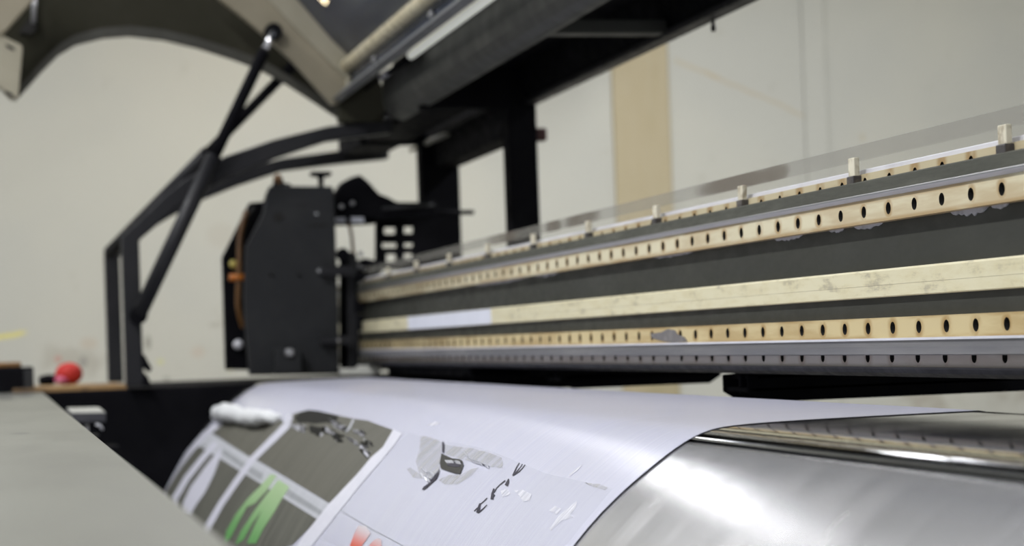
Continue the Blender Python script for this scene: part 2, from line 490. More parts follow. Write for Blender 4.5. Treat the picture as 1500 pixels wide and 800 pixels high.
MB().yzx([(.094, pz-.004), (.090, pz), (-.60, pz), (-.604, pz-.004), (-.604, pz-.16), (-.598, pz-.16), (-.598, pz-.012), (.088, pz-.012), (.088, pz-.09), (.094, pz-.09)],
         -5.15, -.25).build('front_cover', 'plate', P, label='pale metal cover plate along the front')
for x in (-4.9, -2.7, -.45):
    MB().box(x-.04, x+.04, -.56, -.48, 0, pz-.012).build('leg', 'black', P, bevel=.004)
    MB().box(x-.03, x+.03, -.5, .34, .32, .38).build('crossbar', 'black', P, bevel=.004)
    MB().box(x-.03, x+.03, .03, .09, .34, pz-.012).build('leg', 'black', P, bevel=.004)

# --- gantry beam
YB0 = .843
def hz(py, y): return PY(1500, py, y).z
ZT, ZB = hz(206, YB0), hz(556, YB0)
BX0, BX1 = -5.72, NEAR+.4
g = MB().box(BX0, BX1, YB0, YB0+.15, ZB+.006, ZT-.004).build('gantry_beam', 'beam', P, bevel=.002, label='dark grey painted beam carrying the rails')
# curved dark lower edge of the beam
yl = YB0-.010
low = [(YB0+.02, ZB-.001), (yl+.012, ZB), (yl+.003, ZB+.004), (yl, hz(541, yl)-.001), (yl, hz(540, yl)), (YB0+.02, hz(540, yl))]
MT['lip'] = worn('dark_round_edge', (.012, .012, .016), (.02, .02, .025), 10, rough=.5, spec=.2)
MB().yzx(low, BX0, BX1).build('lower_edge', 'lip', g, label='dark rounded lower edge')
def rail(name, yf, pt, pb, xref, mats, rad, zoff=0, depth=.012, label=None):
    """one long strip with a row of round screw holes, 60 mm apart"""
    z1, z0 = hz(pt, yf), hz(pb, yf); zc = (z0+z1)/2+zoff
    mb = MB(); b = mb.b
    n0 = math.ceil((BX0+.03-xref)/.06); n1 = math.floor((BX1-.03-xref)/.06)
    ca = sorted(set([round(2*math.pi*k/20, 6) for k in range(20)] + [round(math.atan2(sz, .03*sx) % (2*math.pi), 6) for sx in (-1, 1) for sz in (z1-zc, z0-zc)]))
    for k in range(n0, n1+1):
        cx = xref+k*.06
        ci, co, cb = [], [], []
        for a in ca:
            c, s_ = math.cos(a), math.sin(a)
            lim = []
            if abs(c) > 1e-9: lim.append(.03/abs(c))
            if s_ > 1e-9: lim.append((z1-zc)/s_)
            if s_ < -1e-9: lim.append((z0-zc)/s_)
            L = min(lim)
            co.append(b.verts.new((cx+c*L, yf, zc+s_*L)))
            ci.append(b.verts.new((cx+c*rad, yf, zc+s_*rad)))
            cb.append(b.verts.new((cx+c*rad, yf+depth*.8, zc+s_*rad)))
        m = len(ca)
        for i in range(m):
            j = (i+1) % m
            f = b.faces.new((co[i], co[j], ci[j], ci[i])); f.material_index = 0
            f = b.faces.new((ci[i], ci[j], cb[j], cb[i])); f.material_index = 1
        f = b.faces.new(cb); f.material_index = 1
    xa, xb = xref+n0*.06-.03, xref+n1*.06+.03
    ch = .002
    for (ya_, za_, yb_, zb_) in ((yf, z1, yf+depth, z1), (yf+depth, z0, yf, z0)):
        f = b.faces.new([b.verts.new(p) for p in ((xa, ya_, za_), (xb, ya_, za_), (xb, yb_, zb_), (xa, yb_, zb_))])
    for x in (xa, xb):
        b.faces.new([b.verts.new(p) for p in ((x, yf, z0), (x, yf, z1), (x, yf+depth, z1), (x, yf+depth, z0))])
    bmesh.ops.remove_doubles(b, verts=b.verts, dist=1e-5)
    return mb.build(name, mats, g, label=label), zc
yr = YB0-.012
x_up = PY(1467.5, 279, yr).x; x_lo = PY(1474.9, 472, yr).x
zc_u = (hz(251, yr)+hz(292, yr))/2; zc_l = (hz(456, yr)+hz(491.5, yr))/2
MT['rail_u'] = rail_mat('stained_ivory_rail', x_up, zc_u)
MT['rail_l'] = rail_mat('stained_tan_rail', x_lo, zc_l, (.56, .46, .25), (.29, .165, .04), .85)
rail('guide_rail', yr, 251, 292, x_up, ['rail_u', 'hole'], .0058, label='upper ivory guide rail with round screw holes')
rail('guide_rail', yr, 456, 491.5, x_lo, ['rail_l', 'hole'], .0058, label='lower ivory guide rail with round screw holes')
ye = YB0-.002
x_te = PY(1422, 229, ye).x; x_be = PY(1476.8, 526, ye).x
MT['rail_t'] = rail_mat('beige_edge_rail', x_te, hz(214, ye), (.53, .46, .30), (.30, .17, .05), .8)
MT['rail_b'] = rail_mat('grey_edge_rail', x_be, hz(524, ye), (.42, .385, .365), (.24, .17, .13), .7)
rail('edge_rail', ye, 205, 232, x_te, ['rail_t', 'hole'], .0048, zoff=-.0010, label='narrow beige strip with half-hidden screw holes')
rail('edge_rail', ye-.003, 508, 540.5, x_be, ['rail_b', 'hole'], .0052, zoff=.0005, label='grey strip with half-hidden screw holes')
# grey channels between the rails, each with a bright lip
yc = YB0-.016
MB().yzx([(YB0, hz(219, yc)), (yc+.002, hz(216.5, yc)), (yc, hz(219, yc)), (yc, hz(240, yc)), (YB0, hz(240, yc))], BX0, BX1).build('channel', 'channel', g, label='greasy grey channel above the upper rail')
MB().yzx([(yc-.001, hz(240, yc)), (yc-.001, hz(250, yc)+.0035), (yc+.003, hz(250, yc)), (YB0, hz(250, yc)), (YB0, hz(240, yc))], BX0, BX1).build('lip', 'silver', g, bevel=.0008, label='bright metal lip')
MB().yzx([(YB0, hz(491, yc)), (yc-.002, hz(491, yc)), (yc-.002, hz(495, yc)), (YB0, hz(495, yc))], BX0, BX1).build('lip', 'white', g, label='thin bright lip')
MB().yzx([(YB0, hz(495, yc)), (yc, hz(495, yc)), (yc-.0005, hz(506, yc)), (yc, hz(518.5, yc)), (yc+.0015, hz(520, yc)), (YB0, hz(520, yc))], BX0, BX1).build('channel', 'zinc', g, label='scratched grey metal channel below the lower rail')
# ivory cover strip
yi = YB0-.006
def ivory_mat():
    m, nt, b = new('smudged_ivory_strip', (.66, .61, .43), .35)
    n1 = noise(nt, objvec(nt, (1, 1, 1)), 14, 6, .7); n2 = noise(nt, objvec(nt, (.6, 1, 3)), 30, 5, .7)
    c = mixc(nt, ramp(nt, n2, .40, .70), (.66, .615, .425), (.60, .54, .34))
    c = mixc(nt, ramp(nt, mth(nt, 'MULTIPLY', n1, n2), .27, .40, 0, .6), c, (.27, .25, .20))
    nt.links.new(c, b.inputs['Base Color']); return m
MT['ivory'] = ivory_mat()
zi1, zi0 = hz(373.3, yi), hz(421.3, yi); zim = zi0+(zi1-zi0)*.42
cs = MB().yzx([(YB0, zi1), (yi+.001, zi1), (yi-.0004, zi1-.002), (yi-.0004, zim+.0005), (yi, zim), (yi, zi0+.001), (yi+.001, zi0), (YB0, zi0)], BX0, BX1).build('cover_strip', 'ivory', g, label='plain ivory strip along the middle of the beam')
MT['bluewhite'] = worn('blue_white_tape', (.70, .72, .80), (.60, .62, .70), 20, rough=.35, stretch=(2, 1, .2))
xa, xb = PY(597, 465, yi-.002).x, PY(718, 462, yi-.002).x
MB().box(xa, xb, yi-.002, yi+.002, zi0+.0006, zi1-.0006).build('tape_wrap', 'bluewhite', g, label='blue-white tape stuck over the ivory strip')
# grease / paint flecks under the upper rail
MT['fleck'] = worn('pale_residue', (.42, .42, .46), (.25, .25, .27), 60, rough=.5)
def flecks(pxs, ytop, yf, name, mat='fleck'):
    for px0, px1, dr in pxs:
        x0, x1 = PY(px0, 300, yf).x, PY(px1, 300, yf).x
        n = 14
        top = [(x0+(x1-x0)*i/n, yf, ytop) for i in range(n+1)]
        bot = [(x0+(x1-x0)*i/n, yf, ytop-dr*(max(0, math.sin(math.pi*i/n))**.6)*random.uniform(.35, 1)-.0006) for i in range(n, -1, -1)]
        MB().prism(top+bot, (0, .0015, 0)).build(name, mat, g)
flecks([(1133, 1172, .005), (1213, 1233, .003), (1250, 1290, .005), (1392, 1446, .0065), (1452, 1476, .0035), (955, 1010, .003), (780, 812, .004), (690, 770, .004)],
       hz(294.2, YB0-.0015), YB0-.0015, 'residue')
# oil stain on the lower rail
pa = [(952, 489), (968, 487), (978, 482), (988, 484), (992, 490), (1002, 494), (1006, 500), (985, 502), (968, 499), (955, 495)]
MT['oil'] = worn('dried_oil', (.14, .13, .13), (.22, .21, .20), 60, rough=.5)
MB().prism([PY(a, b, yr-.0012) for a, b in pa], (0, .001, 0)).build('oil_stain', 'oil', g)
# clear guard film and its clips
YFILM = YB0+.010
Z_FT, Z_FM = hz(153, YFILM), hz(181, YFILM)
MT['film'] = film_mat()
fm = MB()
N = 60
zlo = hz(203, YFILM)
for i in range(N):
    x0 = BX0+(BX1-BX0)*i/N; x1 = BX0+(BX1-BX0)*(i+1)/N
    for za, zb_ in ((zlo, Z_FM), (Z_FM, Z_FT)):
        fm.face([(x0, YFILM, za), (x1, YFILM, za), (x1, YFILM, zb_), (x0, YFILM, zb_)])
bmesh.ops.remove_doubles(fm.b, verts=fm.b.verts, dist=1e-5)
fo = fm.build('guard_film', 'film', g, label='clear smudged plastic film standing along the beam top')
md = fo.modifiers.new('thick', 'SOLIDIFY'); md.thickness = .0008
yw = YB0+.003
MB().box(BX0, BX1, yw, yw+.012, hz(207, yw)-.002, hz(197, yw)).build('film_holder', 'white', g, bevel=.001, label='white strip holding the clear film')
MT['clip'] = worn('stained_ivory_clip', (.66, .62, .49), (.34, .29, .2), 60, lo=.42, hi=.62, rough=.5)
MT['grease'] = worn('black_grease', (.05, .045, .045), (.14, .12, .10), 80, rough=.45)
x_c = PY(1472, 200, YB0-.006).x
step = .333
clip0 = None
k = 0
xx = x_c + 2*step
while xx > -5.0:
    zz1 = hz(177, YB0-.007); zz0 = hz(222, YB0-.007)
    ht = 1 + random.uniform(-.06, .06)
    mb = MB(); mb.box(xx-.008, xx+.008, YB0-.009, YB0-.003, zz0+.009, zz0+(zz1-zz0)*ht*1.08)
    c = mb.build('mounting_clip', 'clip', g, bevel=.001)
    mb = MB(); mb.box(xx-.0088, xx+.0088, YB0-.011, YB0-.001, zz0-.004, zz0+.0095)
    mb.build('clip_base', 'grease', g, bevel=.001)
    xx -= step
    k += 1
# --- support arms under the beam, running to the back
def arm(px_x, py_t, py_b, yn, yf, w):
    p = PY(px_x, py_t, yn); q = PY(px_x, py_b, yn)
    z1, z0 = min(p.z, ZB+.012), q.z; x0 = p.x
    mb = MB()
    mb.prism([(x0, yn, z1), (x0, yf, z1), (x0, yf, z0+.012), (x0, yf-.02, z0), (x0, yn+.02, z0), (x0, yn, z0+.012)], (-.004, 0, 0))
    mb.prism([(x0+w, yn, z1), (x0+w, yf, z1), (x0+w, yf, z0+.012), (x0+w, yf-.02, z0), (x0+w, yn+.02, z0), (x0+w, yn, z0+.012)], (.004, 0, 0))
    mb.box(x0-.004, x0+w+.004, yn+.012, yf, z1-.006, z1)
    mb.box(x0-.004, x0+w+.004, yn+.004, yf-.004, z0+.012, z0+.018)
    mb.box(x0+w*.45, x0+w*.55, yn+.006, yf-.01, z0+.01, z1)
    return mb.build('support_arm', 'black', P, bevel=.0015)
arm(1059, 549, 588, .865, 1.75, .085)
arm(800, 549, 569, .865, 1.135, .085)
arm(680, 548, 572, .865, 1.135, .085)
MB().box(-5.72, -3.35, .97, 1.13, ZB-.018, ZB+.03).build('rear_beam', 'black', P, bevel=.003)
MB().box(-4.9, -4.0, .87, 1.0, ZB-.02, ZB+.012).build('cable_tray', 'black', P, bevel=.003)
# far floor link for the arms: back rail to the cabinets
for xx_ in (-5.8, -.2):
    pass
MB().box(-5.0, -.3, 1.72, 1.78, ZB-.05, ZB+.01).build('back_rail', 'black', P, bevel=.003)
for x_ in (-4.9, -.4):
    MB().box(x_-.04, x_+.04, 1.72, 1.80, 0, ZB-.04).build('leg', 'black', P, bevel=.004)

# --- end arches on their posts
XA, XF = -4.93, -5.75
outer = [(185, 566), (183, 500), (178, 346), (205, 322), (238, 288), (270, 263), (330, 229), (400, 205), (480, 185), (575, 172)]
inner = [(575, 194), (480, 206), (405, 231), (345, 255), (290, 284), (258, 304), (232, 328), (204, 352), (208, 480), (211, 566)]
arch = MB().px(outer+inner, XA, -.05).build('end_arch', 'black_soft', P, bevel=.004, label='black arched bar on its upright, nearer of the two')
def sc2(p, X): 
    q = PX(p[0], p[1], XA); return (X, q.y, q.z)
outer2 = [PX(a, b, XA) for a, b in outer]; 
inner2 = [PX(a, b, XA) for a, b in inner]
lp = [(XF, q.y, q.z) for q in outer2+[PX(660, 166, XA), PX(660, 186, XA)]+inner2]
MB().prism(lp, (-.05, 0, 0)).build('end_arch', 'black_soft', P, bevel=.004, label='black arched bar on its upright, farther of the two')
# tie between the two arches at the shoulder and base blocks
q = PX(205, 322, XA)
MB().prism([PX(a, b, XA) for a, b in ((208, 566), (222, 566), (217, 552), (210, 545))], (-.05, 0, 0)).build('base_bracket', 'black', P)
lt = MB().prism([PX(a, b, XA+.004) for a, b in ((207, 518), (212, 520), (217, 530), (223, 540), (219, 546), (212, 540), (208, 541))], (-.03, 0, 0))
lt.build('latch', 'black', P, bevel=.002)
# --- canopy over the beam
hc = H+.512
CX0, CX1 = -5.8, -.35
YR = PZ(1000, 53.1, hc).y; YG = PZ(800, 55.2, hc).y
XPC = PY(789, 250, YR-.004).x
yf0 = .868
canopy = MB().yzx([(yf0, hc+.10), (yf0, hc+.045), (yf0+.006, hc+.025), (yf0+.018, hc+.010), (yf0+.034, hc+.002), (yf0+.044, hc), (YG, hc), (YG, hc+.012), (YG-.012, hc+.014), (.90, hc+.08), (.90, hc+.10)],
                  PY(560, 140, yf0).x, CX1).build('canopy', 'canopy', P, bevel=.001, label='dark grey rounded front edge of the overhead canopy')
MB().yzx([(.90, hc+.095), (YG-.012, hc+.005), (YG-.002, hc+.005), (YG-.002, hc+.085), (YR-.036, hc+.085), (YR-.014, hc+.004), (YR, hc+.004), (YR, hc+.11), (.90, hc+.11)], XPC-.06, CX1).build('canopy_top', 'black', canopy, label='black recessed underside')
MB().box(XPC-.06, CX1, YR-.03, YR, hc, hc+.012).build('rear_rim', 'black_soft', canopy, bevel=.002)
for t_ in (4.66, 3.54, 2.42, 1.30):
    MB().box(-t_-.02, -t_+.02, YG-.002, YR-.026, hc+.006, hc+.03).build('crossbar', 'canopy', canopy, bevel=.002)
p1 = PY(1045, 46, YR-.008); 
MB().tube([(p1.x, YR-.008, p1.z), (p1.x, YR-.008, p1.z+.009), (p1.x, YR-.008, p1.z+.009), (p1.x, YR-.008, hc+.004)], [.004, .004, .003, .003]).build('hanging_bolt', 'black', canopy)
# rear posts and their tie beam
XP = PY(789, 250, YR-.004).x
yp0, yp1 = PX(747, 250, XP).y, YR-.004
MB().box(XP-.06, XP, yp0, yp1, st_top-.01, hc+.004).build('rear_post', 'black', P, bevel=.004)
XQ = PY(674, 280, YR-.004).x
yq0, yq1 = PX(618, 280, XQ).y, YR-.004
MB().box(XQ-.06, XQ, yq0, yq1, st_top-.01, hc+.004).build('rear_post', 'black', P, bevel=.004)
MB().box(XQ, XP-.05, YR-.07, YR-.006, H+.445, hc+.004).build('tie_beam', 'black', P, bevel=.003)
yg0, yg1 = PX(600, 220, XQ).y, PX(625, 220, XQ).y
MB().box(XF-.06, XP-.03, YG-.004, yg0, hc+.001, hc+.05).build('tie_beam', 'black', P, bevel=.003)
MB().box(XQ-.12, XP-.03, yg1, YR, hc-.002, hc+.05).build('tie_beam', 'black', P, bevel=.003)
pa_, pb_ = PZ(602, 220, hc-.004), PZ(655, 196, hc-.004)
MT['pale_bar'] = worn('pale_bar', (.34, .33, .28), (.28, .27, .23), 8)
MB().tube([pa_, pb_], .007, 12).build('tube_bar', 'pale_bar', P, label='pale thin bar under the dark tie beams')
for X_, h_ in ((XP, .10), (XQ, .03)):
    MB().box(X_-.05, X_-.005, .90, YR-.005, hc-.006, hc+h_).build('cross_tie', 'black', P, bevel=.003)
p = PX(788, 187, XP-.01); q = PX(802, 206, XP-.01)
MB().box(XP-.045, XP-.01, p.y-.004, q.y, q.z, p.z).build('knob', 'darkred', P, bevel=.004, label='dark red-brown knob on the rear post')

# --- raised hood
XH = -5.10
arc = [(22, 150), (30, 141), (60, 107), (85, 82), (110, 67), (150, 57), (190, 54), (240, 60), (290, 72), (340, 88), (380, 103), (420, 125), (460, 151), (497, 176), (560, 182)]
end = arc + [(575, 150), (520, 110), (470, 20), (380, -80), (220, -140), (60, -90), (-30, -20), (-40, 90), (10, 130)]
hood = MB().px(end, XH-.10, .10).build('hood', 'olive', P, bevel=.004, label='dark olive curved end of the raised hood')
# inner lip following the arch
lip_o = [PX(a, b, XH) for a, b in arc[1:-1]]
lm = MB()
for i in range(len(lip_o)-1):
    a, b = lip_o[i], lip_o[i+1]
    ups = [PX(arc[1+i][0], arc[1+i][1]-14, XH), PX(arc[2+i][0], arc[2+i][1]-14, XH)]
    lm.prism([a, b, ups[1], ups[0]], (.025, 0, 0))
MT['olive_dark'] = worn('dark_hood_seal', (.028, .027, .020), (.036, .035, .027), 8, rough=.6)
lm.build('edge_seal', 'olive_dark', hood)
XR = XA+.02
fr_ = MB()
fr_.px([(285, -40), (324, 0), (359, 27), (388, 51), (431, 91), (487, 153), (499, 150), (508, 116), (439, 48), (393, 0), (360, -40)], XR, -.03)
fr_.build('hood_frame', 'beige', hood, bevel=.003, label='beige metal frame strip')
MT['beige_lit'] = worn('beige_flange_lit', (.31, .285, .21), (.36, .33, .25), 5, rough=.45)  # lighter copy of the beige; light on the flange is in the colour
MB().px([(360, -40), (393, 0), (439, 48), (508, 116), (503, 144), (508, 142), (515, 112), (511, 80), (487, 58), (444, 8), (402, -40)], XR+.012, -.04).build('frame_flange', 'beige_lit', hood, bevel=.003)
MB().px([(-60, 0), (-40, 40), (-30, 110), (0, 128), (16, 144), (27, 141), (33, 72), (32, 66), (0, 50)], XR, -.06).build('front_rail', 'beige_lit', hood, bevel=.003, label='pale front rail with slots')
for a, b in ((15, 69), (13, 137)):
    MB().px([(a-6, b-5), (a+6, b+1), (a+6, b+6), (a-6, b)], XR+.001, -.002).build('slot', 'hole', hood)
MB().px([(-40, 20), (0, 52), (9, 44), (48, 0), (80, -40), (20, -40)], XR+.01, -.03).build('front_flange', 'beige', hood, bevel=.003)
MB().px([(28, 48), (34, 36), (50, 20), (54, 40), (46, 50)], XH+.012, -.01).build('recess', 'hole', hood)
MB().tube([PX(51, -20, XH+.03), PX(49, 34, XH+.03)], .006).build('rod', 'silver', hood)
# tinted window along the hood
def tint_mat():
    m, nt, b = new('smoked_window', (.018, .030, .065), .15, 0, .15)
    b.inputs['Alpha'].default_value = .88
    n = noise(nt, objvec(nt), 2, 3); nt.links.new(ramp(nt, n, .3, .7, .10, .25), b.inputs['Roughness'])
    return m
MT['tint'] = tint_mat()
w0 = [PX(402, -40, XR), PX(444, 8, XR), PX(487, 58, XR), PX(511, 82, XR), PX(517, 119, XR)]
wm = MB()
N = 10
for i in range(4):
    a, b = w0[i], w0[i+1]
    wm.face([a, b, (CX1-1, b.y, b.z), (CX1-1, a.y, a.z)])
bmesh.ops.remove_doubles(wm.b, verts=wm.b.verts, dist=1e-5)
wo = wm.build('hood_window', 'tint', hood, label='smoked window panel')
md = wo.modifiers.new('thick', 'SOLIDIFY'); md.thickness = .004
a = PX(507, 97, XR)
MB().tube([(XR-.01, a.y, a.z), (CX1, a.y, a.z)], .0155, 18).build('tube_rail', 'cream', hood, label='cream round rail along the hood')
a0, a1, a2, a3 = PX(484, 143, XR), PX(514, 121, XR), PX(514, 112, XR), PX(500, 128, XR)
MT['railgrey'] = worn('grey_metal_rail', (.12, .125, .13), (.16, .165, .17), 8, rough=.45, metal=.2)
MB().prism([PX(486, 146, XR), PX(500, 132, XR), PX(516, 120, XR), PX(520, 128, XR), PX(498, 150, XR)], (XR*-1+CX1, 0, 0)).build('window_rail', 'railgrey', hood, bevel=.002, label='grey metal rail with small pale nubs')
for px_, py_ in ((548, 87), (631, 22)):
    # nubs sit on the rail
    base = PX(510, 118, XR)
    d_ = ray(px_, py_); l_ = base.y/d_.y
    c_ = CAM+d_*l_
    MB().box(c_.x-.012, c_.x+.012, base.y-.004, base.y+.004, base.z-.004, base.z+.006).build('nub', 'silver', hood, bevel=.002)
# the olive soffit between hood and canopy
MB().prism([PX(497, 150, XR), PX(520, 128, XR), PX(556, 104, XR), PX(562, 178, XR), PX(500, 178, XR)], (-.06, 0, 0)).build('soffit', 'olive', hood)
sA = [PX(520, 127, XR), PX(560, 100, XR)]
MB().prism([sA[0], sA[1], sA[1]+Vector((0, .0, .006)), sA[0]+Vector((0, 0, .006))], (CX1-XR, 0, 0)).build('soffit_panel', 'panel_dark', hood)
# lamp tube in the hood
tube_y = .842
q_ = PY(602, 81, tube_y); tube_z = q_.z; xs = q_.x
xc = PY(588, 90, tube_y).x; xe = PY(562, 107, tube_y).x
def emit(name, col, s):
    m = bpy.data.materials.new(name); m.use_nodes = True; nt = m.node_tree
    b = nt.nodes['Principled BSDF']; b.inputs['Base Color'].default_value = (*col, 1)
    b.inputs['Emission Color'].default_value = (*col, 1); b.inputs['Emission Strength'].default_value = s
    return m
MT['led'] = emit('faint_lit_tube', (.80, .82, .75), .33)
MB().tube([(xs, tube_y, tube_z), (CX1, tube_y, tube_z)], .0085, 16).build('lamp_tube', 'led', hood, label='white lamp tube glowing faintly')
MB().tube([(xc-.05, tube_y, tube_z), (xs, tube_y, tube_z)], .010, 16).build('tube_cap', 'black', hood)
MB().tube([(xe-.03, tube_y, tube_z), (xe+.05, tube_y, tube_z)], .0075, 14).build('tube_end', 'white', hood)
MB().tube([(XR-.05, tube_y, tube_z), (xc, tube_y, tube_z)], .005, 14).build('tube_end', 'black', hood)
# --- gas struts
def strut(a, b, r, split, X0, X1):
    A, B = PX(*a, X0), PX(*b, X1)
    m = A.lerp(B, split)
    st = MB().tube([A, m], r, 16).build('gas_strut', 'black_soft', P, label=None)
    MB().tube([m, A.lerp(B, .93)], r*.8, 14).build('rod', 'black', st)
    MB().tube([A.lerp(B, .93), B], r*.5, 12).build('rod_end', 'chrome', st)
    MB().tube([B+Vector((.0, 0, -.0)), B+Vector((-.03, 0, 0))], r*1.15, 16).build('ball_joint', 'black', st)
    MB().tube([A+Vector((.012, 0, 0)), A+Vector((-.03, 0, 0))], r*1.15, 14).build('pivot', 'black', st)
    return st
strut((203, 462), (401, 46), .0175, .56, XA+.03, XR+.03)
q = PX(205, 330, XA)
A2 = (XF+.03, outer2[2].y+.012, outer2[2].z+.0)
B2 = PX(433, 92, XH+.02)
st = MB().tube([A2, Vector(A2).lerp(B2, .55)], .0175, 16).build('gas_strut', 'black_soft', P)
MB().tube([Vector(A2).lerp(B2, .55), B2], .0125, 14).build('rod', 'black', st)
c_ = PX(287, 293, XA+.06)
# --- parked print carriage
XC = -5.02
car = MB().px([(366, 550), (359, 470), (358, 432), (360, 362), (386, 312), (390, 285), (396, 272), (488, 273), (491, 320), (494, 400), (497, 548)], XC, -.03).build('carriage', 'panel_dark', P, bevel=.003, label='dark grey print carriage parked at the far end')
MB().px([(331, 542), (326, 377), (366, 297), (388, 295), (410, 300), (410, 542)], XC-.10, -.03).build('back_plate', 'black', car, bevel=.003)
MB().px([(372, 540), (368, 380), (392, 310), (400, 285), (486, 285), (490, 540)], XC-.03, -.33).build('carriage_body', 'black', car, bevel=.003)
MB().tube([PX(407, 318, XC+.002), PX(407, 318, XC-.004)], .012, 18).build('port', 'hole', car)
def pboxes(name, mat, items, parent, X=XC, dx=.02, bev=.001):
    for (x0, y0, x1, y1) in items:
        MB().px([(x0, y0), (x1, y0), (x1, y1), (x0, y1)], X+dx, -dx).build(name, mat, parent, bevel=bev)
pboxes('seam', 'hole', [(450, 329, 478, 332), (432, 300, 450, 301.5)], car, XC, .0015, 0)
pboxes('hinge', 'black_soft', [(470, 389, 518, 404), (470, 492, 518, 505)], car, XC, .03, .003)
pboxes('cartridge_box', 'panel_dark', [(404, 511, 442, 548)], car, XC, .05, .003)
def bolt(px_, py_, r, X, parent, mat='chrome', d=.012):
    a = PX(px_, py_, X)
    MB().tube([a, a+Vector((d*.6, 0, 0)), a+Vector((d, 0, 0))], [r, r, r*.6], 12).build('bolt', mat, parent)
bolt(424, 517, .011, XC+.05, car, 'silver'); bolt(463, 314, .0045, XC, car); bolt(467, 397, .006, XC+.004, car)
bolt(471, 499, .0045, XC+.004, car); bolt(495, 499, .0045, XC+.03, car); bolt(437, 402, .004, XC, car, 'hole'); bolt(397, 402, .004, XC, car, 'hole')
# side column and its slider block
MB().px([(499, 375), (500, 545), (508, 545), (507, 375)], XC-.06, -.02).build('column', 'black', car)
MB().px([(508, 371), (515, 368), (523, 375), (526, 470), (525, 545), (510, 545)], XC-.03, -.03).build('slider_column', 'black_soft', car, bevel=.003)
MB().tube([PX(502, 373, XC-.01), PX(502, 373, XC-.06)], .016, 18).build('roller_wheel', 'black', car)
pboxes('slider_block', 'black', [(522, 400, 541, 430), (524, 462, 536, 484), (520, 438, 536, 458)], car, XC-.05, .03, .003)
MT['shoe'] = worn('pale_shoe', (.72, .72, .66), (.6, .6, .55), 12)
MB().px([(500, 540), (525, 540), (526, 535), (558, 535), (557, 549), (500, 550)], XC+.02, -.04).build('wiper_shoe', 'shoe', car, bevel=.003, label='pale plastic shoe at the foot of the carriage')
bolt(528, 372, .006, XC-.02, car); bolt(530, 515, .007, XC-.02, car); bolt(527, 415, .005, XC-.02, car)
# handle on top, hoses and fittings on the left
MB().px([(454, 253), (458, 251), (484, 251), (487, 254), (484, 258), (475, 259), (474, 274), (468, 274), (467, 259), (457, 258)], XC-.01, -.02).build('t_handle', 'black', car, bevel=.002)
MB().ball(PX(407, 264, XC-.03), .014, 1, .8, 1.1).build('fitting', 'brown', car)
MB().px([(400, 274), (402, 262), (413, 258), (416, 268), (425, 269), (428, 274)], XC-.02, -.02).build('clamp', 'panel_dark', car)
def hose(name, pts, X, r, mat):
    V = [PX(a, b, X+dx) for a, b, dx in pts]
    # Catmull subdivision
    out = []
    for i in range(len(V)-1):
        p0, p1, p2, p3 = V[max(i-1, 0)], V[i], V[i+1], V[min(i+2, len(V)-1)]
        for k in range(6):
            t = k/6
            out.append(.5*((2*p1)+(p2-p0)*t+(2*p0-5*p1+4*p2-p3)*t*t+(3*p1-p0-3*p2+p3)*t**3))
    out.append(V[-1])
    return MB().tube(out, r, 10).build(name, mat, car)
hose('hose', [(360, 310, 0), (352, 345, .02), (350, 385, .03), (349, 420, .03), (349, 450, .02), (356, 480, 0)], XC-.07, .0062, 'brown')
hose('hose', [(370, 305, 0), (358, 340, .02), (354, 375, .02), (356, 410, .01), (357, 440, 0)], XC-.08, .005, 'hole')
MB().tube([PX(336, 407, XC-.04), PX(360, 406, XC-.04)], .0085, 14).build('hose_fitting', 'orange', car, label='orange hose fitting')
MB().ball(PX(342, 387, XC-.05), .010).build('hose_fitting', 'yellow', car, label='small yellow fitting')
MB().ball(PX(349, 505, XC-.08), .012).build('knob', 'white', car, label='round white knob')
# drive motor housing and cable track behind the carriage
MB().px([(489, 302), (490, 284), (503, 266), (516, 259), (528, 256), (540, 266), (556, 284), (567, 288), (582, 296), (640, 296), (640, 318), (560, 322), (536, 318), (490, 317)], XC-.12, -.06).build('motor_housing', 'black', car, bevel=.004)
bolt(500, 303, .006, XC-.12, car, 'silver'); bolt(516, 298, .006, XC-.12, car, 'silver')
MB().tube([PX(560, 306, XC-.10), PX(636, 300, XC-.10)], .0035, 8).build('cable', 'panel_dark', car)
MB().tube([PX(600, 312, XC-.14), PX(694, 311, XC-.14)], .006, 8).build('rod', 'black', car)
pboxes('indicator', 'bluewhite', [(491, 319, 506, 326), (514, 318, 533, 326)], car, XC-.13, .004, 0)
hose('cable', [(511, 326, 0), (515, 345, 0), (517, 365, 0), (521, 383, 0)], XC-.14, .004, 'brown')
# perforated bracket with see-through openings
ops_ = [(563, 333, 580, 343), (592, 332, 606, 342), (560, 356, 582, 363), (592, 356, 606, 362), (566, 372, 581, 384), (592, 371, 605, 380)]
bm_ = MB()
xs_ = [551, 560, 563, 566, 580, 581, 582, 592, 605, 606, 642]; ys_ = [320, 332, 333, 342, 343, 356, 362, 363, 371, 372, 380, 384, 395]
for i in range(len(xs_)-1):
    for j in range(len(ys_)-1):
        cx, cy = (xs_[i]+xs_[i+1])/2, (ys_[j]+ys_[j+1])/2
        if any(a < cx < c and b < cy < d for a, b, c, d in ops_): continue
        bm_.px([(xs_[i], ys_[j]), (xs_[i+1], ys_[j]), (xs_[i+1], ys_[j+1]), (xs_[i], ys_[j+1])], XC-.2, -.02)
bmesh.ops.remove_doubles(bm_.b, verts=bm_.b.verts, dist=1e-5)
bm_.build('perforated_bracket', 'black', car, label='black bracket with square openings')
MB().px([(488, 324), (490, 330), (515, 330), (548, 328), (552, 322), (552, 316), (488, 316)], XC-.16, -.02).build('bracket_bar', 'black', car)
MB().px([(520, 383), (535, 378), (560, 384), (560, 400), (520, 420)], XC-.10, -.03).build('bracket', 'black', car, bevel=.003)
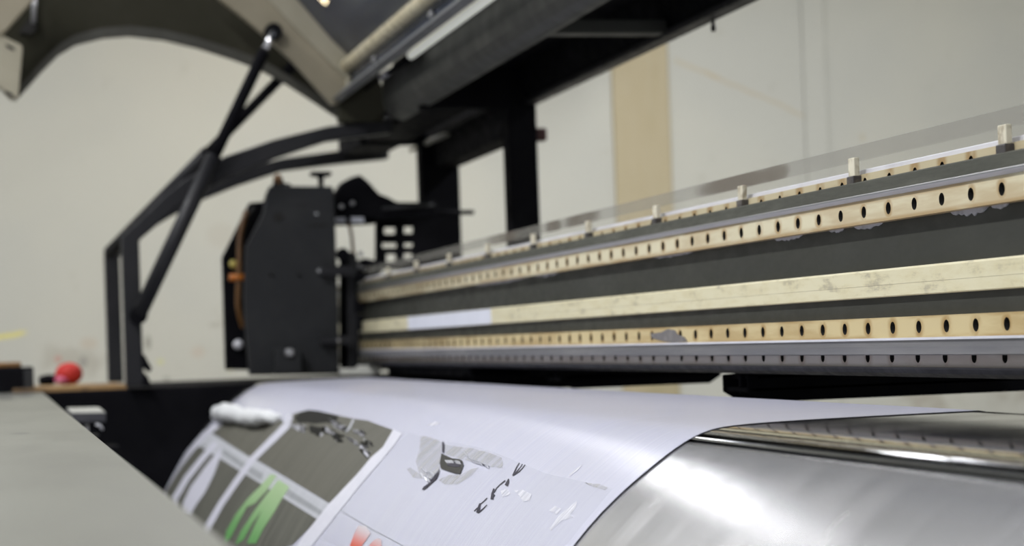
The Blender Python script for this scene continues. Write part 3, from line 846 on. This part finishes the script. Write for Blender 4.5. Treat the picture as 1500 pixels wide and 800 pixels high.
bolt(525, 390, .006, XC-.09, car, 'silver'); bolt(532, 394, .005, XC-.09, car, 'silver')
# --- adjusting pad beside the bed
Xp = -4.2
pad = MB()
tp = [PX(97, 597, Xp-.05), PX(145, 596, Xp-.05), PX(155, 604, Xp), PX(105, 605, Xp)]
bt = [v+Vector((0, 0, -.0185)) for v in tp]
V = [pad.b.verts.new(v) for v in tp+bt]
for f in ((0, 1, 2, 3), (7, 6, 5, 4), (0, 4, 5, 1), (1, 5, 6, 2), (2, 6, 7, 3), (3, 7, 4, 0)): pad.b.faces.new([V[i] for i in f])
MT['pad_lit_top'] = worn('worn_pad_lit_top', (.42, .42, .38), (.34, .34, .31), 30, rough=.45, metal=.2)  # paler colour stands for the light on the top face
for f in pad.b.faces:
    f.material_index = 0 if f.index == 0 else 1
pad.b.faces.ensure_lookup_table()
for i_, f in enumerate(pad.b.faces): f.material_index = 0 if i_ == 0 else 1
MT['pad_shaded_side'] = worn('pad_side_in_shade', (.045, .045, .055), (.06, .06, .07), 30)  # darker colour stands for shade on the side faces
po = pad.build('adjusting_pad', ['pad_lit_top', 'pad_shaded_side'], P, bevel=.0015, label='small square metal pad on a screw')
c_ = (tp[0]+tp[2])/2
MB().tube([c_+Vector((.01, 0, -.01)), c_+Vector((.01, 0, -.075))], .004, 10).build('screw', 'silver', po)
MB().box(c_.x-.03, c_.x+.03, c_.y-.012, c_.y+.022, c_.z-.052, c_.z-.048).build('lock_plate', 'panel_dark', po)
hz_ = [PX(140, 622, Xp+.03), PX(146, 623, Xp+.03), PX(149, 627, Xp+.03), PX(150, 630, Xp+.03)]
MB().tube(hz_, .0022, 8).build('clip', 'white', po)
MB().box(c_.x-.05, c_.x+.05, .02, c_.y+.06, c_.z-.16, c_.z-.07).build('pad_bracket', 'black', po, bevel=.003)

# ------------------------------------------------------------------ the banner on the platen
MT['banner'] = banner_mat()
T0, T1 = 1.705, 4.86
ban = MB()
NX, off = 130, .0006
sv = [S[-1]*i/150 for i in range(int(150*.97))]
grid = []
from mathutils import noise as mn
def wob(t, s):
    return .0005*mn.noise(Vector((t*3, s*4, 1)))
def edge_t(s):
    return T0 + .006*mn.noise(Vector((s*9, 2, 0))) + .03*max(0, (s-.30))*.5
for k in range(NX+1):
    row = []
    for s in sv:
        e0 = edge_t(s); t = e0 + (T1-e0)*k/NX
        row.append(ban.b.verts.new(surf(t, s, off + abs(wob(t, s)))))
    grid.append(row)
for k in range(NX):
    for i in range(len(sv)-1):
        f = ban.b.faces.new((grid[k][i], grid[k][i+1], grid[k+1][i+1], grid[k+1][i])); f.smooth = True
# back edge folds down behind the bed
for k in range(NX):
    a, b = grid[k][0], grid[k+1][0]
ext = []
for k in range(NX+1):
    v = grid[k][0].co; 
    ext.append([ban.b.verts.new(v+Vector((0, .006, -.001))), ban.b.verts.new(v+Vector((0, .010, -.008))), ban.b.verts.new(v+Vector((0, .011, -.12)))])
for k in range(NX):
    cur = [grid[k][0]]+ext[k]; nxt = [grid[k+1][0]]+ext[k+1]
    for i in range(3):
        f = ban.b.faces.new((cur[i], cur[i+1], nxt[i+1], nxt[i])); f.smooth = True
banner = ban.build('printed_banner', 'banner')
tag(banner, 'white glossy printed banner sheet draped over the steel bed of the printer', 'banner')

def patch(name, poly, mat, lift, parent, label=None, sub=10, th=0):
    """a printed or stuck-on shape: outline on the picture laid onto the curved sheet"""
    pts = []
    n = len(poly)
    for i in range(n):
        a, b = poly[i], poly[(i+1) % n]
        m = max(1, int(math.dist(a, b)/sub))
        for k in range(m):
            q = (a[0]+(b[0]-a[0])*k/m, a[1]+(b[1]-a[1])*k/m)
            ts = pix_ts(*q)
            if ts: pts.append(ts)
    bm = bmesh.new()
    f = bm.faces.new([bm.verts.new((t, s, 0)) for t, s in pts])
    bmesh.ops.triangulate(bm, faces=[f])
    s0 = min(p[1] for p in pts); s1 = max(p[1] for p in pts)
    c = math.floor(s0/.008)*.008
    while c < s1:
        bmesh.ops.bisect_plane(bm, geom=bm.verts[:]+bm.edges[:]+bm.faces[:], plane_co=(0, c, 0), plane_no=(0, 1, 0))
        c += .008
    for v in bm.verts:
        t, s = v.co.x, v.co.y
        v.co = surf(t, s, off+abs(wob(t, s))+.0004+lift*.3)
    for f in bm.faces: f.smooth = True
    bmesh.ops.recalc_face_normals(bm, faces=bm.faces)
    if bm.faces and sum((f.normal.z-f.normal.y*.7)*f.calc_area() for f in bm.faces) < 0:
        bmesh.ops.reverse_faces(bm, faces=bm.faces)
    mb = MB(); mb.b.free(); mb.b = bm
    o = mb.build(name, mat, parent, recalc=False, label=label)
    if th:
        md = o.modifiers.new('thick', 'SOLIDIFY'); md.thickness = th; md.offset = -1
    return o
def z5(x, y): return (200+x*.26667, 570+y*.26667)
def Z5(*p): return [z5(*q) for q in p]
def ribbon(pts, w):
    """outline of a brush stroke through pts with widths w"""
    L, Rr = [], []
    for i, p in enumerate(pts):
        a = pts[max(0, i-1)]; b = pts[min(len(pts)-1, i+1)]
        dx, dy = b[0]-a[0], b[1]-a[1]; l = math.hypot(dx, dy) or 1
        ww = w[i] if isinstance(w, (list, tuple)) else w
        L.append((p[0]-dy/l*ww/2, p[1]+dx/l*ww/2)); Rr.append((p[0]+dy/l*ww/2, p[1]-dx/l*ww/2))
    return L+Rr[::-1]
MT['grey_print'] = print_mat('grey_print', (.078, .076, .060), (.115, .111, .090))
MT['grey_print2'] = print_mat('grey_print_lower', (.062, .062, .051), (.12, .12, .10))
MT['char'] = print_mat('charcoal_print', (.008, .008, .006), (.013, .012, .01), 4, .8)
MT['white_print'] = print_mat('white_line_print', (.52, .52, .59), (.46, .46, .52))
MT['pale_print'] = print_mat('pale_band_print', (.44, .45, .48), (.37, .38, .41))
MT['ltgrey_print'] = print_mat('light_grey_print', (.30, .31, .33), (.24, .25, .26))
MT['thin'] = new('thin_grey_line', (.24, .25, .27), .5)[0]
MT['ink'] = new('black_ink', (.018, .015, .030), .5, 0, .2)[0]
MT['inkgloss'] = worn('wet_black_ink', (.012, .012, .015), (.03, .03, .034), 40, rough=.2, spec=.35)
MT['tape'] = veil_mat('clear_tape', (.46, .455, .42), .34, .28, .2, 6)
MT['crease'] = worn('crumpled_film', (.45, .45, .50), (.20, .20, .21), 60, lo=.42, hi=.6, rough=.3)
B_ = banner
patch('printed_panel', Z5((470, 182), (560, 170), (800, 170), (822, 195), (640, 388), (410, 238)), 'grey_print', 0, B_, 'grey printed panel, upper left')
patch('printed_panel', [(424, 614), (432, 606), (453, 601), (477, 605), (517, 614), (539, 617), (577, 631), (562, 657), (545, 672), (523, 699), (485, 739), (376, 674), (421, 622)], 'grey_print', 0, B_, 'large grey printed panel with torn upper edge')
patch('printed_panel', Z5((330, 330), (360, 300), (610, 455), (1000, 716), (920, 800), (860, 860), (560, 940), (420, 880), (330, 760), (130, 660), (140, 560), (220, 460)), 'grey_print2', 0, B_, 'lower grey printed panel')
patch('printed_band', Z5((400, 236), (640, 385), (1066, 636), (1000, 720), (610, 475), (340, 310)), 'pale_print', .0004, B_, 'pale printed band crossing the grey panels')
patch('printed_band', Z5((478, 330), (600, 408), (700, 468), (690, 505), (600, 452), (476, 360)), 'ltgrey_print', .0008, B_)
patch('printed_band', Z5((835, 550), (1035, 680), (1020, 700), (820, 582)), 'ltgrey_print', .0008, B_)
patch('printed_line', ribbon(Z5((470, 182), (380, 250), (290, 350), (210, 460), (150, 560), (120, 640)), [8, 9, 8, 8, 8, 8]), 'white_print', .0012, B_, 'white printed line at the sheet edge')
patch('printed_line', ribbon(Z5((440, 298), (360, 390), (280, 490), (215, 600), (190, 680)), [8, 9, 9, 9, 9]), 'white_print', .0012, B_)
patch('printed_line', ribbon(Z5((848, 150), (825, 205), (740, 290), (640, 388), (560, 500), (470, 630), (395, 760), (340, 850)), [9, 11, 10, 9, 9, 9, 10, 10]), 'white_print', .0014, B_, 'white printed line dividing the panels')
patch('printed_leaf', Z5((470, 318), (462, 380), (430, 470), (380, 570), (330, 640), (295, 700), (240, 700), (262, 620), (300, 540), (380, 430)), 'white_print', .0013, B_, 'white leaf shape')
pA = pix_ts(400, 700); pB = pix_ts(340, 795)
zA = surf(pA[0], pA[1]).z; zB = surf(pB[0], pB[1]).z
MT['green'] = grad_mat('green_print', (.10, .30, .085), (.31, .45, .235), zB, zA)
patch('printed_leaf', Z5((740, 470), (775, 478), (720, 560), (655, 630), (610, 650), (560, 740), (520, 820), (480, 860), (500, 780), (550, 690), (610, 610), (680, 540)), 'green', .0013, B_, 'green leaf shape, left blade')
patch('printed_leaf', Z5((785, 500), (845, 540), (800, 610), (760, 680), (700, 770), (660, 850), (610, 850), (650, 760), (692, 670), (640, 740), (590, 830), (545, 860), (580, 780), (660, 660), (720, 580)), 'green', .0013, B_, 'green leaf shape, right blades')
def z7(x, y): return (430+x*.12667, 730+y*.12667)
r0 = pix_ts(*z7(800, 300)); r1 = pix_ts(*z7(680, 553))
MT['redp'] = grad_mat('red_print', (.60, .10, .06), (.56, .52, .55), surf(*r1).z, surf(*r0).z)
patch('printed_leaf', [z7(*p) for p in ((760, 320), (850, 330), (905, 410), (850, 490), (790, 570), (740, 680), (640, 700), (660, 560), (710, 420))], 'redp', .0010, B_, 'red leaf shape fading upward')
patch('printed_leaf', [z7(*p) for p in ((980, 470), (1025, 480), (1030, 560), (1010, 660), (880, 660), (890, 550), (930, 500))], 'redp', .0010, B_, 'smaller red leaf shape')
patch('printed_line', ribbon([z7(480, 100), z7(700, 235), z7(960, 390), z7(1110, 465), z7(1300, 570), z7(1500, 690)], .9), 'thin', .0010, B_, 'thin grey printed line', sub=6)
# white torn edge beside the grey panel
MT['torn'] = worn('torn_white_edge', (.62, .62, .69), (.57, .57, .64), 30, rough=.4)
patch('torn_edge', [(577, 630), (590, 636), (577, 655), (556, 680), (532, 708), (503, 744), (470, 786), (440, 822), (424, 822), (448, 783), (485, 737), (523, 697), (545, 671), (562, 656)], 'torn', .0012, B_, 'raised white edge of the sheet')
patch('ink_smear', [(431, 613), (440, 605), (453, 601.5), (468, 603), (480, 606), (497, 610), (492, 621), (478, 620), (462, 622), (450, 620), (438, 621)], 'char', .0010, B_, 'dark charcoal smear below the fold')
# the lettering
def z6(x, y): return (580+x/5.714, 620+y/5.714)
def st5(pts, w): return ribbon([z6(*p) for p in pts], [max(q, 7)/5.714*.82 for q in w] if isinstance(w, (list, tuple)) else w/5.714*.85)
lets = {
 't': [([(690, 757), (700, 725), (712, 678)], [26, 30, 16]), ([(708, 690), (738, 665), (771, 633)], 8), ([(696, 757), (735, 726), (755, 705), (770, 690)], [14, 10, 8, 6]), ([(663, 744), (690, 715)], 9)],
 'h': [([(812, 645), (814, 600), (828, 555)], [30, 22, 16]), ([(815, 625), (833, 605)], 18), ([(830, 588), (850, 550), (880, 520), (922, 488)], [10, 8, 8, 12]), ([(930, 530), (944, 500), (950, 474)], [34, 26, 10])],
 'e': [([(985, 447), (1000, 415), (1018, 375), (1040, 340)], [12, 14, 8, 4]), ([(990, 443), (1018, 415), (1045, 380), (1066, 350)], [12, 10, 7, 4]), ([(990, 443), (1040, 412), (1065, 385), (1088, 355)], [10, 9, 7, 4])],
}
for ch, strokes in lets.items():
    first = None
    for pts, w in strokes:
        q = patch('letter', st5(pts, w), 'ink', .0012, B_, sub=2)
        if first is None: first = q
        else:
            # join the strokes of a letter into one mesh
            bm = bmesh.new(); bm.from_mesh(first.data); bm.from_mesh(q.data); bm.to_mesh(first.data); bm.free()
            bpy.data.objects.remove(q)
    first['label'] = 'black printed letter ' + ch
# crumpled torn film in the big grey panel
cr = MB()
def crumple(mb, path, w, n, amp, mi):
    mb.mi = mi
    rows = []
    for i in range(n+1):
        u = i/n*(len(path)-1); j = min(int(u), len(path)-2); f = u-j
        c = (path[j][0]*(1-f)+path[j+1][0]*f, path[j][1]*(1-f)+path[j+1][1]*f)
        row = []
        for k in range(4):
            a = (c[0]+random.uniform(-2, 2), c[1]+(k-1.5)*w/3+random.uniform(-1.2, 1.2))
            ts = pix_ts(*a)
            row.append(mb.b.verts.new(surf(ts[0], ts[1], off+.001+(random.uniform(0, amp) if 0 < k < 3 else 0))))
        rows.append(row)
    for i in range(n):
        for k in range(3):
            if random.random() < .72:
                f = mb.b.faces.new((rows[i][k], rows[i][k+1], rows[i+1][k+1], rows[i+1][k])); f.material_index = mi if random.random() < .7 else 1-mi
crumple(cr, [(431, 625), (440, 628), (450, 630)], 10, 8, .010, 0)
crumple(cr, [(455, 628), (468, 634), (482, 633), (496, 642), (504, 644)], 12, 14, .010, 1)
crumple(cr, [(489, 621), (497, 626), (508, 630)], 8, 9, .010, 0)
crumple(cr, [(518, 632), (526, 636), (536, 638), (530, 634)], 6, 9, .008, 0)
crumple(cr, [(512, 645), (527, 653), (541, 656)], 4, 9, .008, 0)
crumple(cr, [(535, 646), (543, 651), (548, 654)], 4, 6, .008, 0)
crumple(cr, [(530, 661), (538, 664), (544, 667), (540, 670)], 7, 8, .010, 0)
co = cr.build('crumpled_film', ['crease', 'char'], B_, recalc=False, label='crumpled shreds of film on the grey panel')
md = co.modifiers.new('thick', 'SOLIDIFY'); md.thickness = .0006
patch('printed_line', ribbon([(519, 616), (513, 628), (508, 634)], [3, 3, 2]), 'pale_print', .0016, B_)

# tape stuck on the banner with a smear of ink
def Z6(*p): return [z6(*q) for q in p]
tape = patch('clear_tape', Z6((215, 112), (300, 128), (392, 168), (388, 270), (368, 400), (340, 470), (290, 480), (215, 470), (175, 330), (205, 230)), 'tape', .0030, None, sub=5)
tag(tape, 'wrinkled clear tape patch with glossy black smear on the white banner', 'tape')
T_ = tape
patch('tape_strip', Z6((415, 185), (520, 205), (640, 217), (770, 250), (890, 295), (905, 345), (900, 385), (800, 375), (700, 345), (560, 312), (420, 268)), 'tape', .0016, T_, sub=5)
patch('tape_strip', Z6((98, 392), (130, 378), (215, 440), (212, 470), (150, 462)), 'tape', .0018, T_, sub=4)
patch('tape_strip', Z6((545, 440), (640, 390), (700, 380), (640, 450), (520, 520), (420, 520), (360, 480), (450, 440)), 'tape', .0012, T_, sub=4)
patch('ink_smear', Z6((390, 262), (430, 282), (480, 305), (540, 312), (566, 325), (575, 362), (548, 435), (500, 428), (430, 405), (385, 388), (375, 345)), 'inkgloss', .0032, T_, 'glossy black smear under the tape', sub=4)
patch('ink_smear', st5([(402, 168), (405, 210), (403, 255)], [18, 22, 20]), 'ink', .0036, T_, sub=3)
patch('ink_smear', st5([(372, 395), (366, 430), (350, 470), (300, 510), (250, 550), (232, 566)], [10, 7, 7, 16, 26, 6]), 'ink', .0036, T_, sub=3)
patch('ink_smear', Z6((430, 320), (470, 330), (545, 352), (548, 378), (500, 380), (440, 366)), 'ink', .0040, T_, sub=4)
MT['glue'] = veil_mat('white_glue_mark', (.80, .80, .85), .55, .3, .3, 14)
def z7b(x, y): return (500+x/3.75, 587+y/3.75)
for pl_ in (((880, 500), (920, 490), (935, 520), (890, 535)), ((955, 500), (1000, 495), (1050, 520), (1040, 555), (1005, 560), (985, 530)),
            ((1148, 610), (1180, 585), (1215, 600), (1190, 630)), ((1200, 640), (1260, 590), (1302, 556), (1296, 590), (1262, 630), (1285, 645), (1215, 665), (1160, 720), (1150, 712)),
            ((470, 140), (520, 118), (548, 130), (515, 142)), ((1255, 415), (1290, 385), (1330, 358), (1300, 392), (1262, 420))):
    patch('glue_mark', [z7b(*p) for p in pl_], 'glue', .0010, B_, sub=4)
MT['film_tint'] = veil_mat('thin_film_tint', (.55, .56, .60), .16, .35)
patch('film_panel', [(600, 634), (617, 640), (650, 646), (700, 656), (735, 668), (800, 695), (860, 708), (898, 717), (860, 764), (832, 798), (800, 830), (560, 830), (470, 790), (505, 744), (534, 708), (558, 680), (578, 655)], 'film_tint', .0001, B_, 'slightly greyer film panel over the front of the sheet')
MT['glare'] = new('shiny_wrinkle', (.70, .71, .76), .15)[0]
wr = MB()
def wr_path(path, w, amp, n=10):
    rows = []
    for i in range(n+1):
        u = i/n*(len(path)-1); j = min(int(u), len(path)-2); f = u-j
        c = (path[j][0]*(1-f)+path[j+1][0]*f, path[j][1]*(1-f)+path[j+1][1]*f)
        rows.append([wr.b.verts.new(surf(*pix_ts(c[0]+random.uniform(-.8, .8), c[1]+(k-1)*w/2), off+.0022+(amp*random.uniform(.3, 1) if k == 1 else -.001))) for k in range(3)])
    for i in range(n):
        for k in range(2):
            if random.random() < .8: wr.b.faces.new((rows[i][k], rows[i][k+1], rows[i+1][k+1], rows[i+1][k]))
wr_path([z6(230, 440), z6(260, 470), z6(300, 490)], 7, .004)
wr_path([z6(240, 400), z6(270, 430), z6(330, 440)], 5, .004)
wr_path([z6(435, 335), z6(480, 335), z6(555, 345)], 4.5, .003)
wr_path([z6(575, 250), z6(620, 300), z6(660, 330), z6(720, 350), z6(790, 380)], 4, .003)
wo_ = wr.build('wrinkle', 'glare', T_, recalc=False, label='shiny wrinkles')
md = wo_.modifiers.new('thick', 'SOLIDIFY'); md.thickness = .0005
# pale glue marks
t2 = patch('tape_strip', [(848, 704), (858, 709), (880, 711), (892, 716), (888, 720), (868, 714)], 'tape', .0012, None, sub=4)
t2.name = 'tape_scrap'; tag(t2, 'small pale tape scrap on the banner close to its right edge', 'tape')

# rolled white scrap lying on the bed edge
path = [(320, 604, .008), (329, 604, .0160), (340, 605, .0185), (354, 607, .0165), (368, 610, .0150), (384, 612, .0165), (398, 612, .0140), (408, 608, .009), (413, 604, .004)]
rl = MB(); pts, rs = [], []
for a, b, r in path:
    ts = pix_ts(a, b+9) or pix_ts(a, b+14)
    q = surf(ts[0], ts[1], off+.002+r*.92); pts.append(q); rs.append(r)
# refine
P2, R2 = [], []
for i in range(len(pts)-1):
    for k in range(5):
        f = k/5; P2.append(pts[i].lerp(pts[i+1], f)); R2.append(rs[i]*(1-f)+rs[i+1]*f)
P2.append(pts[-1]); R2.append(rs[-1])
rl.tube(P2, R2, 22)
for v in rl.b.verts:
    v.co += Vector((0, 0, 1))*.006*mn.noise(v.co*22) + Vector((0, 1, 0))*.005*mn.noise(v.co*26+Vector((3, 3, 3))) + Vector((0, 0, 1))*.002*mn.noise(v.co*70)
MT['tissue'] = worn('soft_white_cloth', (.62, .63, .64), (.56, .57, .58), 30, rough=.8, bmp=.3)
ro = rl.build('rolled_scrap', 'tissue'); tag(ro, 'small rolled-up white scrap lying on the left part of the banner', 'scrap')
for f in ro.data.polygons: f.use_smooth = True

# ------------------------------------------------------------------ loose things at the far end
p = PX(101, 548, -5.40)
rr = .0335
rb = MB(); rb.ball((p.x, p.y, st_top+.004+rr*.80), rr, 1, 1.0, .84)
red = rb.build('round_cap', 'red'); tag(red, 'red rounded plastic cap with pink front on the cabinet ledge', 'cap')
pk = MB(); pk.ball((p.x+.020, p.y-.018, st_top+.006+rr*.33), rr*.55, .8, 1.0, .55)
pk.build('cap_rim', 'pink', red, label='pink side')
lu = MB()
q = PX(70, 556, -5.42)
lu.ball((q.x, q.y, st_top+.006+.012), .022, 1, 1.1, .65)
for v in lu.b.verts: v.co += Vector((.004, .004, .004))*mn.noise(v.co*60)
tag(lu.build('rag', 'black'), 'small dark rag lump beside the red cap', 'rag')
# dark block at the end of the front plate
a, b = PX(-60, 572, -5.04), PX(50, 572, -5.04)
zt = PX(25, 538, -5.04).z
bk = empty('junction_box', (-5.06, (a.y+b.y)/2, pz), 'black box on the far end of the pale cover plate', 'box')
MB().box(-5.14, -5.03, a.y, b.y, pz+.0005, zt).build('housing', 'black', bk, bevel=.004)
q = PX(38, 545, -5.03)
MB().box(-5.032, -5.024, b.y-.022, b.y, pz+.004, zt-.006).build('side_rib', 'panel_dark', bk, bevel=.002)
a2, b2 = PX(-60, 534, -5.06), PX(31, 534, -5.06)
MB().box(-5.13, -5.05, a.y, b2.y, zt+.0003, zt+.012).build('strip', 'orange', bevel=.003)
sobj = bpy.data.objects['strip']; sobj.name = 'plastic_strip'; sobj.data.name = 'plastic_strip'
MT['brownorange'] = worn('brown_orange', (.24, .11, .025), (.14, .07, .02), 20, rough=.5)
sobj.data.materials[0] = MT['brownorange']
tag(sobj, 'brown-orange strip lying on top of the black box', 'strip')

# ------------------------------------------------------------------ bulb, added unseen lamps and daylight
def emit(name, col, s):
    m = bpy.data.materials.new(name); m.use_nodes = True; nt = m.node_tree
    b = nt.nodes['Principled BSDF']; b.inputs['Base Color'].default_value = (*col, 1)
    b.inputs['Emission Color'].default_value = (*col, 1); b.inputs['Emission Strength'].default_value = s
    return m
MT['bulb'] = emit('lit_bulb', (1, .80, .48), 120)
p = PX(468, -2, -6.6)
bl = empty('pendant_bulb', p, 'lit warm bulb showing through the smoked hood window', 'lamp')
MB().ball(p, .026).build('bulb', 'bulb', bl)
MB().tube([p+Vector((0, 0, .018)), p+Vector((0, 0, .07))], .014).build('socket', 'black', bl)
MB().tube([p+Vector((0, 0, .07)), (p.x, p.y, 3.6)], .003, 8).build('cord', 'black', bl)
MT['tube'] = emit('lit_tube', (.97, .98, 1), 9)
LOWP = 13
def added_lamp(x, y, ln, label, along='x', power=60, z=3.42):  # unseen lamp added to light the room, with housing and tubes
    t = empty('added_ceiling_lamp', (x, y, z), label, 'lamp')
    t['group'] = 'added ceiling lamps'
    if z < 3.3:
        for k_ in (-.4, .4):
            MB().tube([(x, y+k_*ln, z+.17), (x, y+k_*ln, 3.6)], .006, 8).build('hanger', 'black', t)
    h = ln/2
    if along == 'x':
        MB().box(x-h, x+h, y-.09, y+.09, z+.06, z+.18).build('housing', 'white', t, bevel=.004)
        for dy in (-.045, .045):
            MB().tube([(x-h+.04, y+dy, z+.035), (x+h-.04, y+dy, z+.035)], .016, 12).build('tube', 'tube', t)
    else:
        MB().box(x-.09, x+.09, y-h, y+h, z+.06, z+.18).build('housing', 'white', t, bevel=.004)
        for dx in (-.045, .045):
            MB().tube([(x+dx, y-h+.04, z+.035), (x+dx, y+h-.04, z+.035)], .016, 12).build('tube', 'tube', t)
    L = bpy.data.lights.new('added_ceiling_lamp_light', 'AREA'); L.shape = 'RECTANGLE'; L.energy = power
    L.size = ln if along == 'x' else .18; L.size_y = .18 if along == 'x' else ln
    L.color = (.98, .985, 1)
    lo = bpy.data.objects.new('added_ceiling_lamp_light', L); COL.objects.link(lo); lo.location = (x, y, z-.02)
    return t
added_lamp(-5.0, -.9, 1.5, 'added unseen twin-tube ceiling lamp toward the far wall', power=44)
added_lamp(-2.4, -.9, 1.5, 'added unseen twin-tube ceiling lamp over the middle of the room', power=60)
added_lamp(-4.4, 3.2, 1.5, 'added unseen twin-tube ceiling lamp behind the printer', power=84)  # placed to brighten the wall behind the printer
added_lamp(-6.15, 1.5, 2.2, 'added unseen twin-tube lamp hung low for the steel highlight', 'y', power=LOWP, z=2.62)  # added out of view to make the highlight on the curved steel
added_lamp(.6, -.9, 1.5, 'added unseen twin-tube ceiling lamp on the near side', power=50)

w = bpy.data.worlds.new('daylight'); sc.world = w; w.use_nodes = True
bg = w.node_tree.nodes['Background']; bg.inputs[0].default_value = (.93, .96, 1, 1); bg.inputs[1].default_value = .42

sc.view_settings.view_transform = 'Standard'; sc.view_settings.look = 'None'
sc.view_settings.gamma = 1; sc.view_settings.exposure = .35
sc.view_settings.use_curve_mapping = False
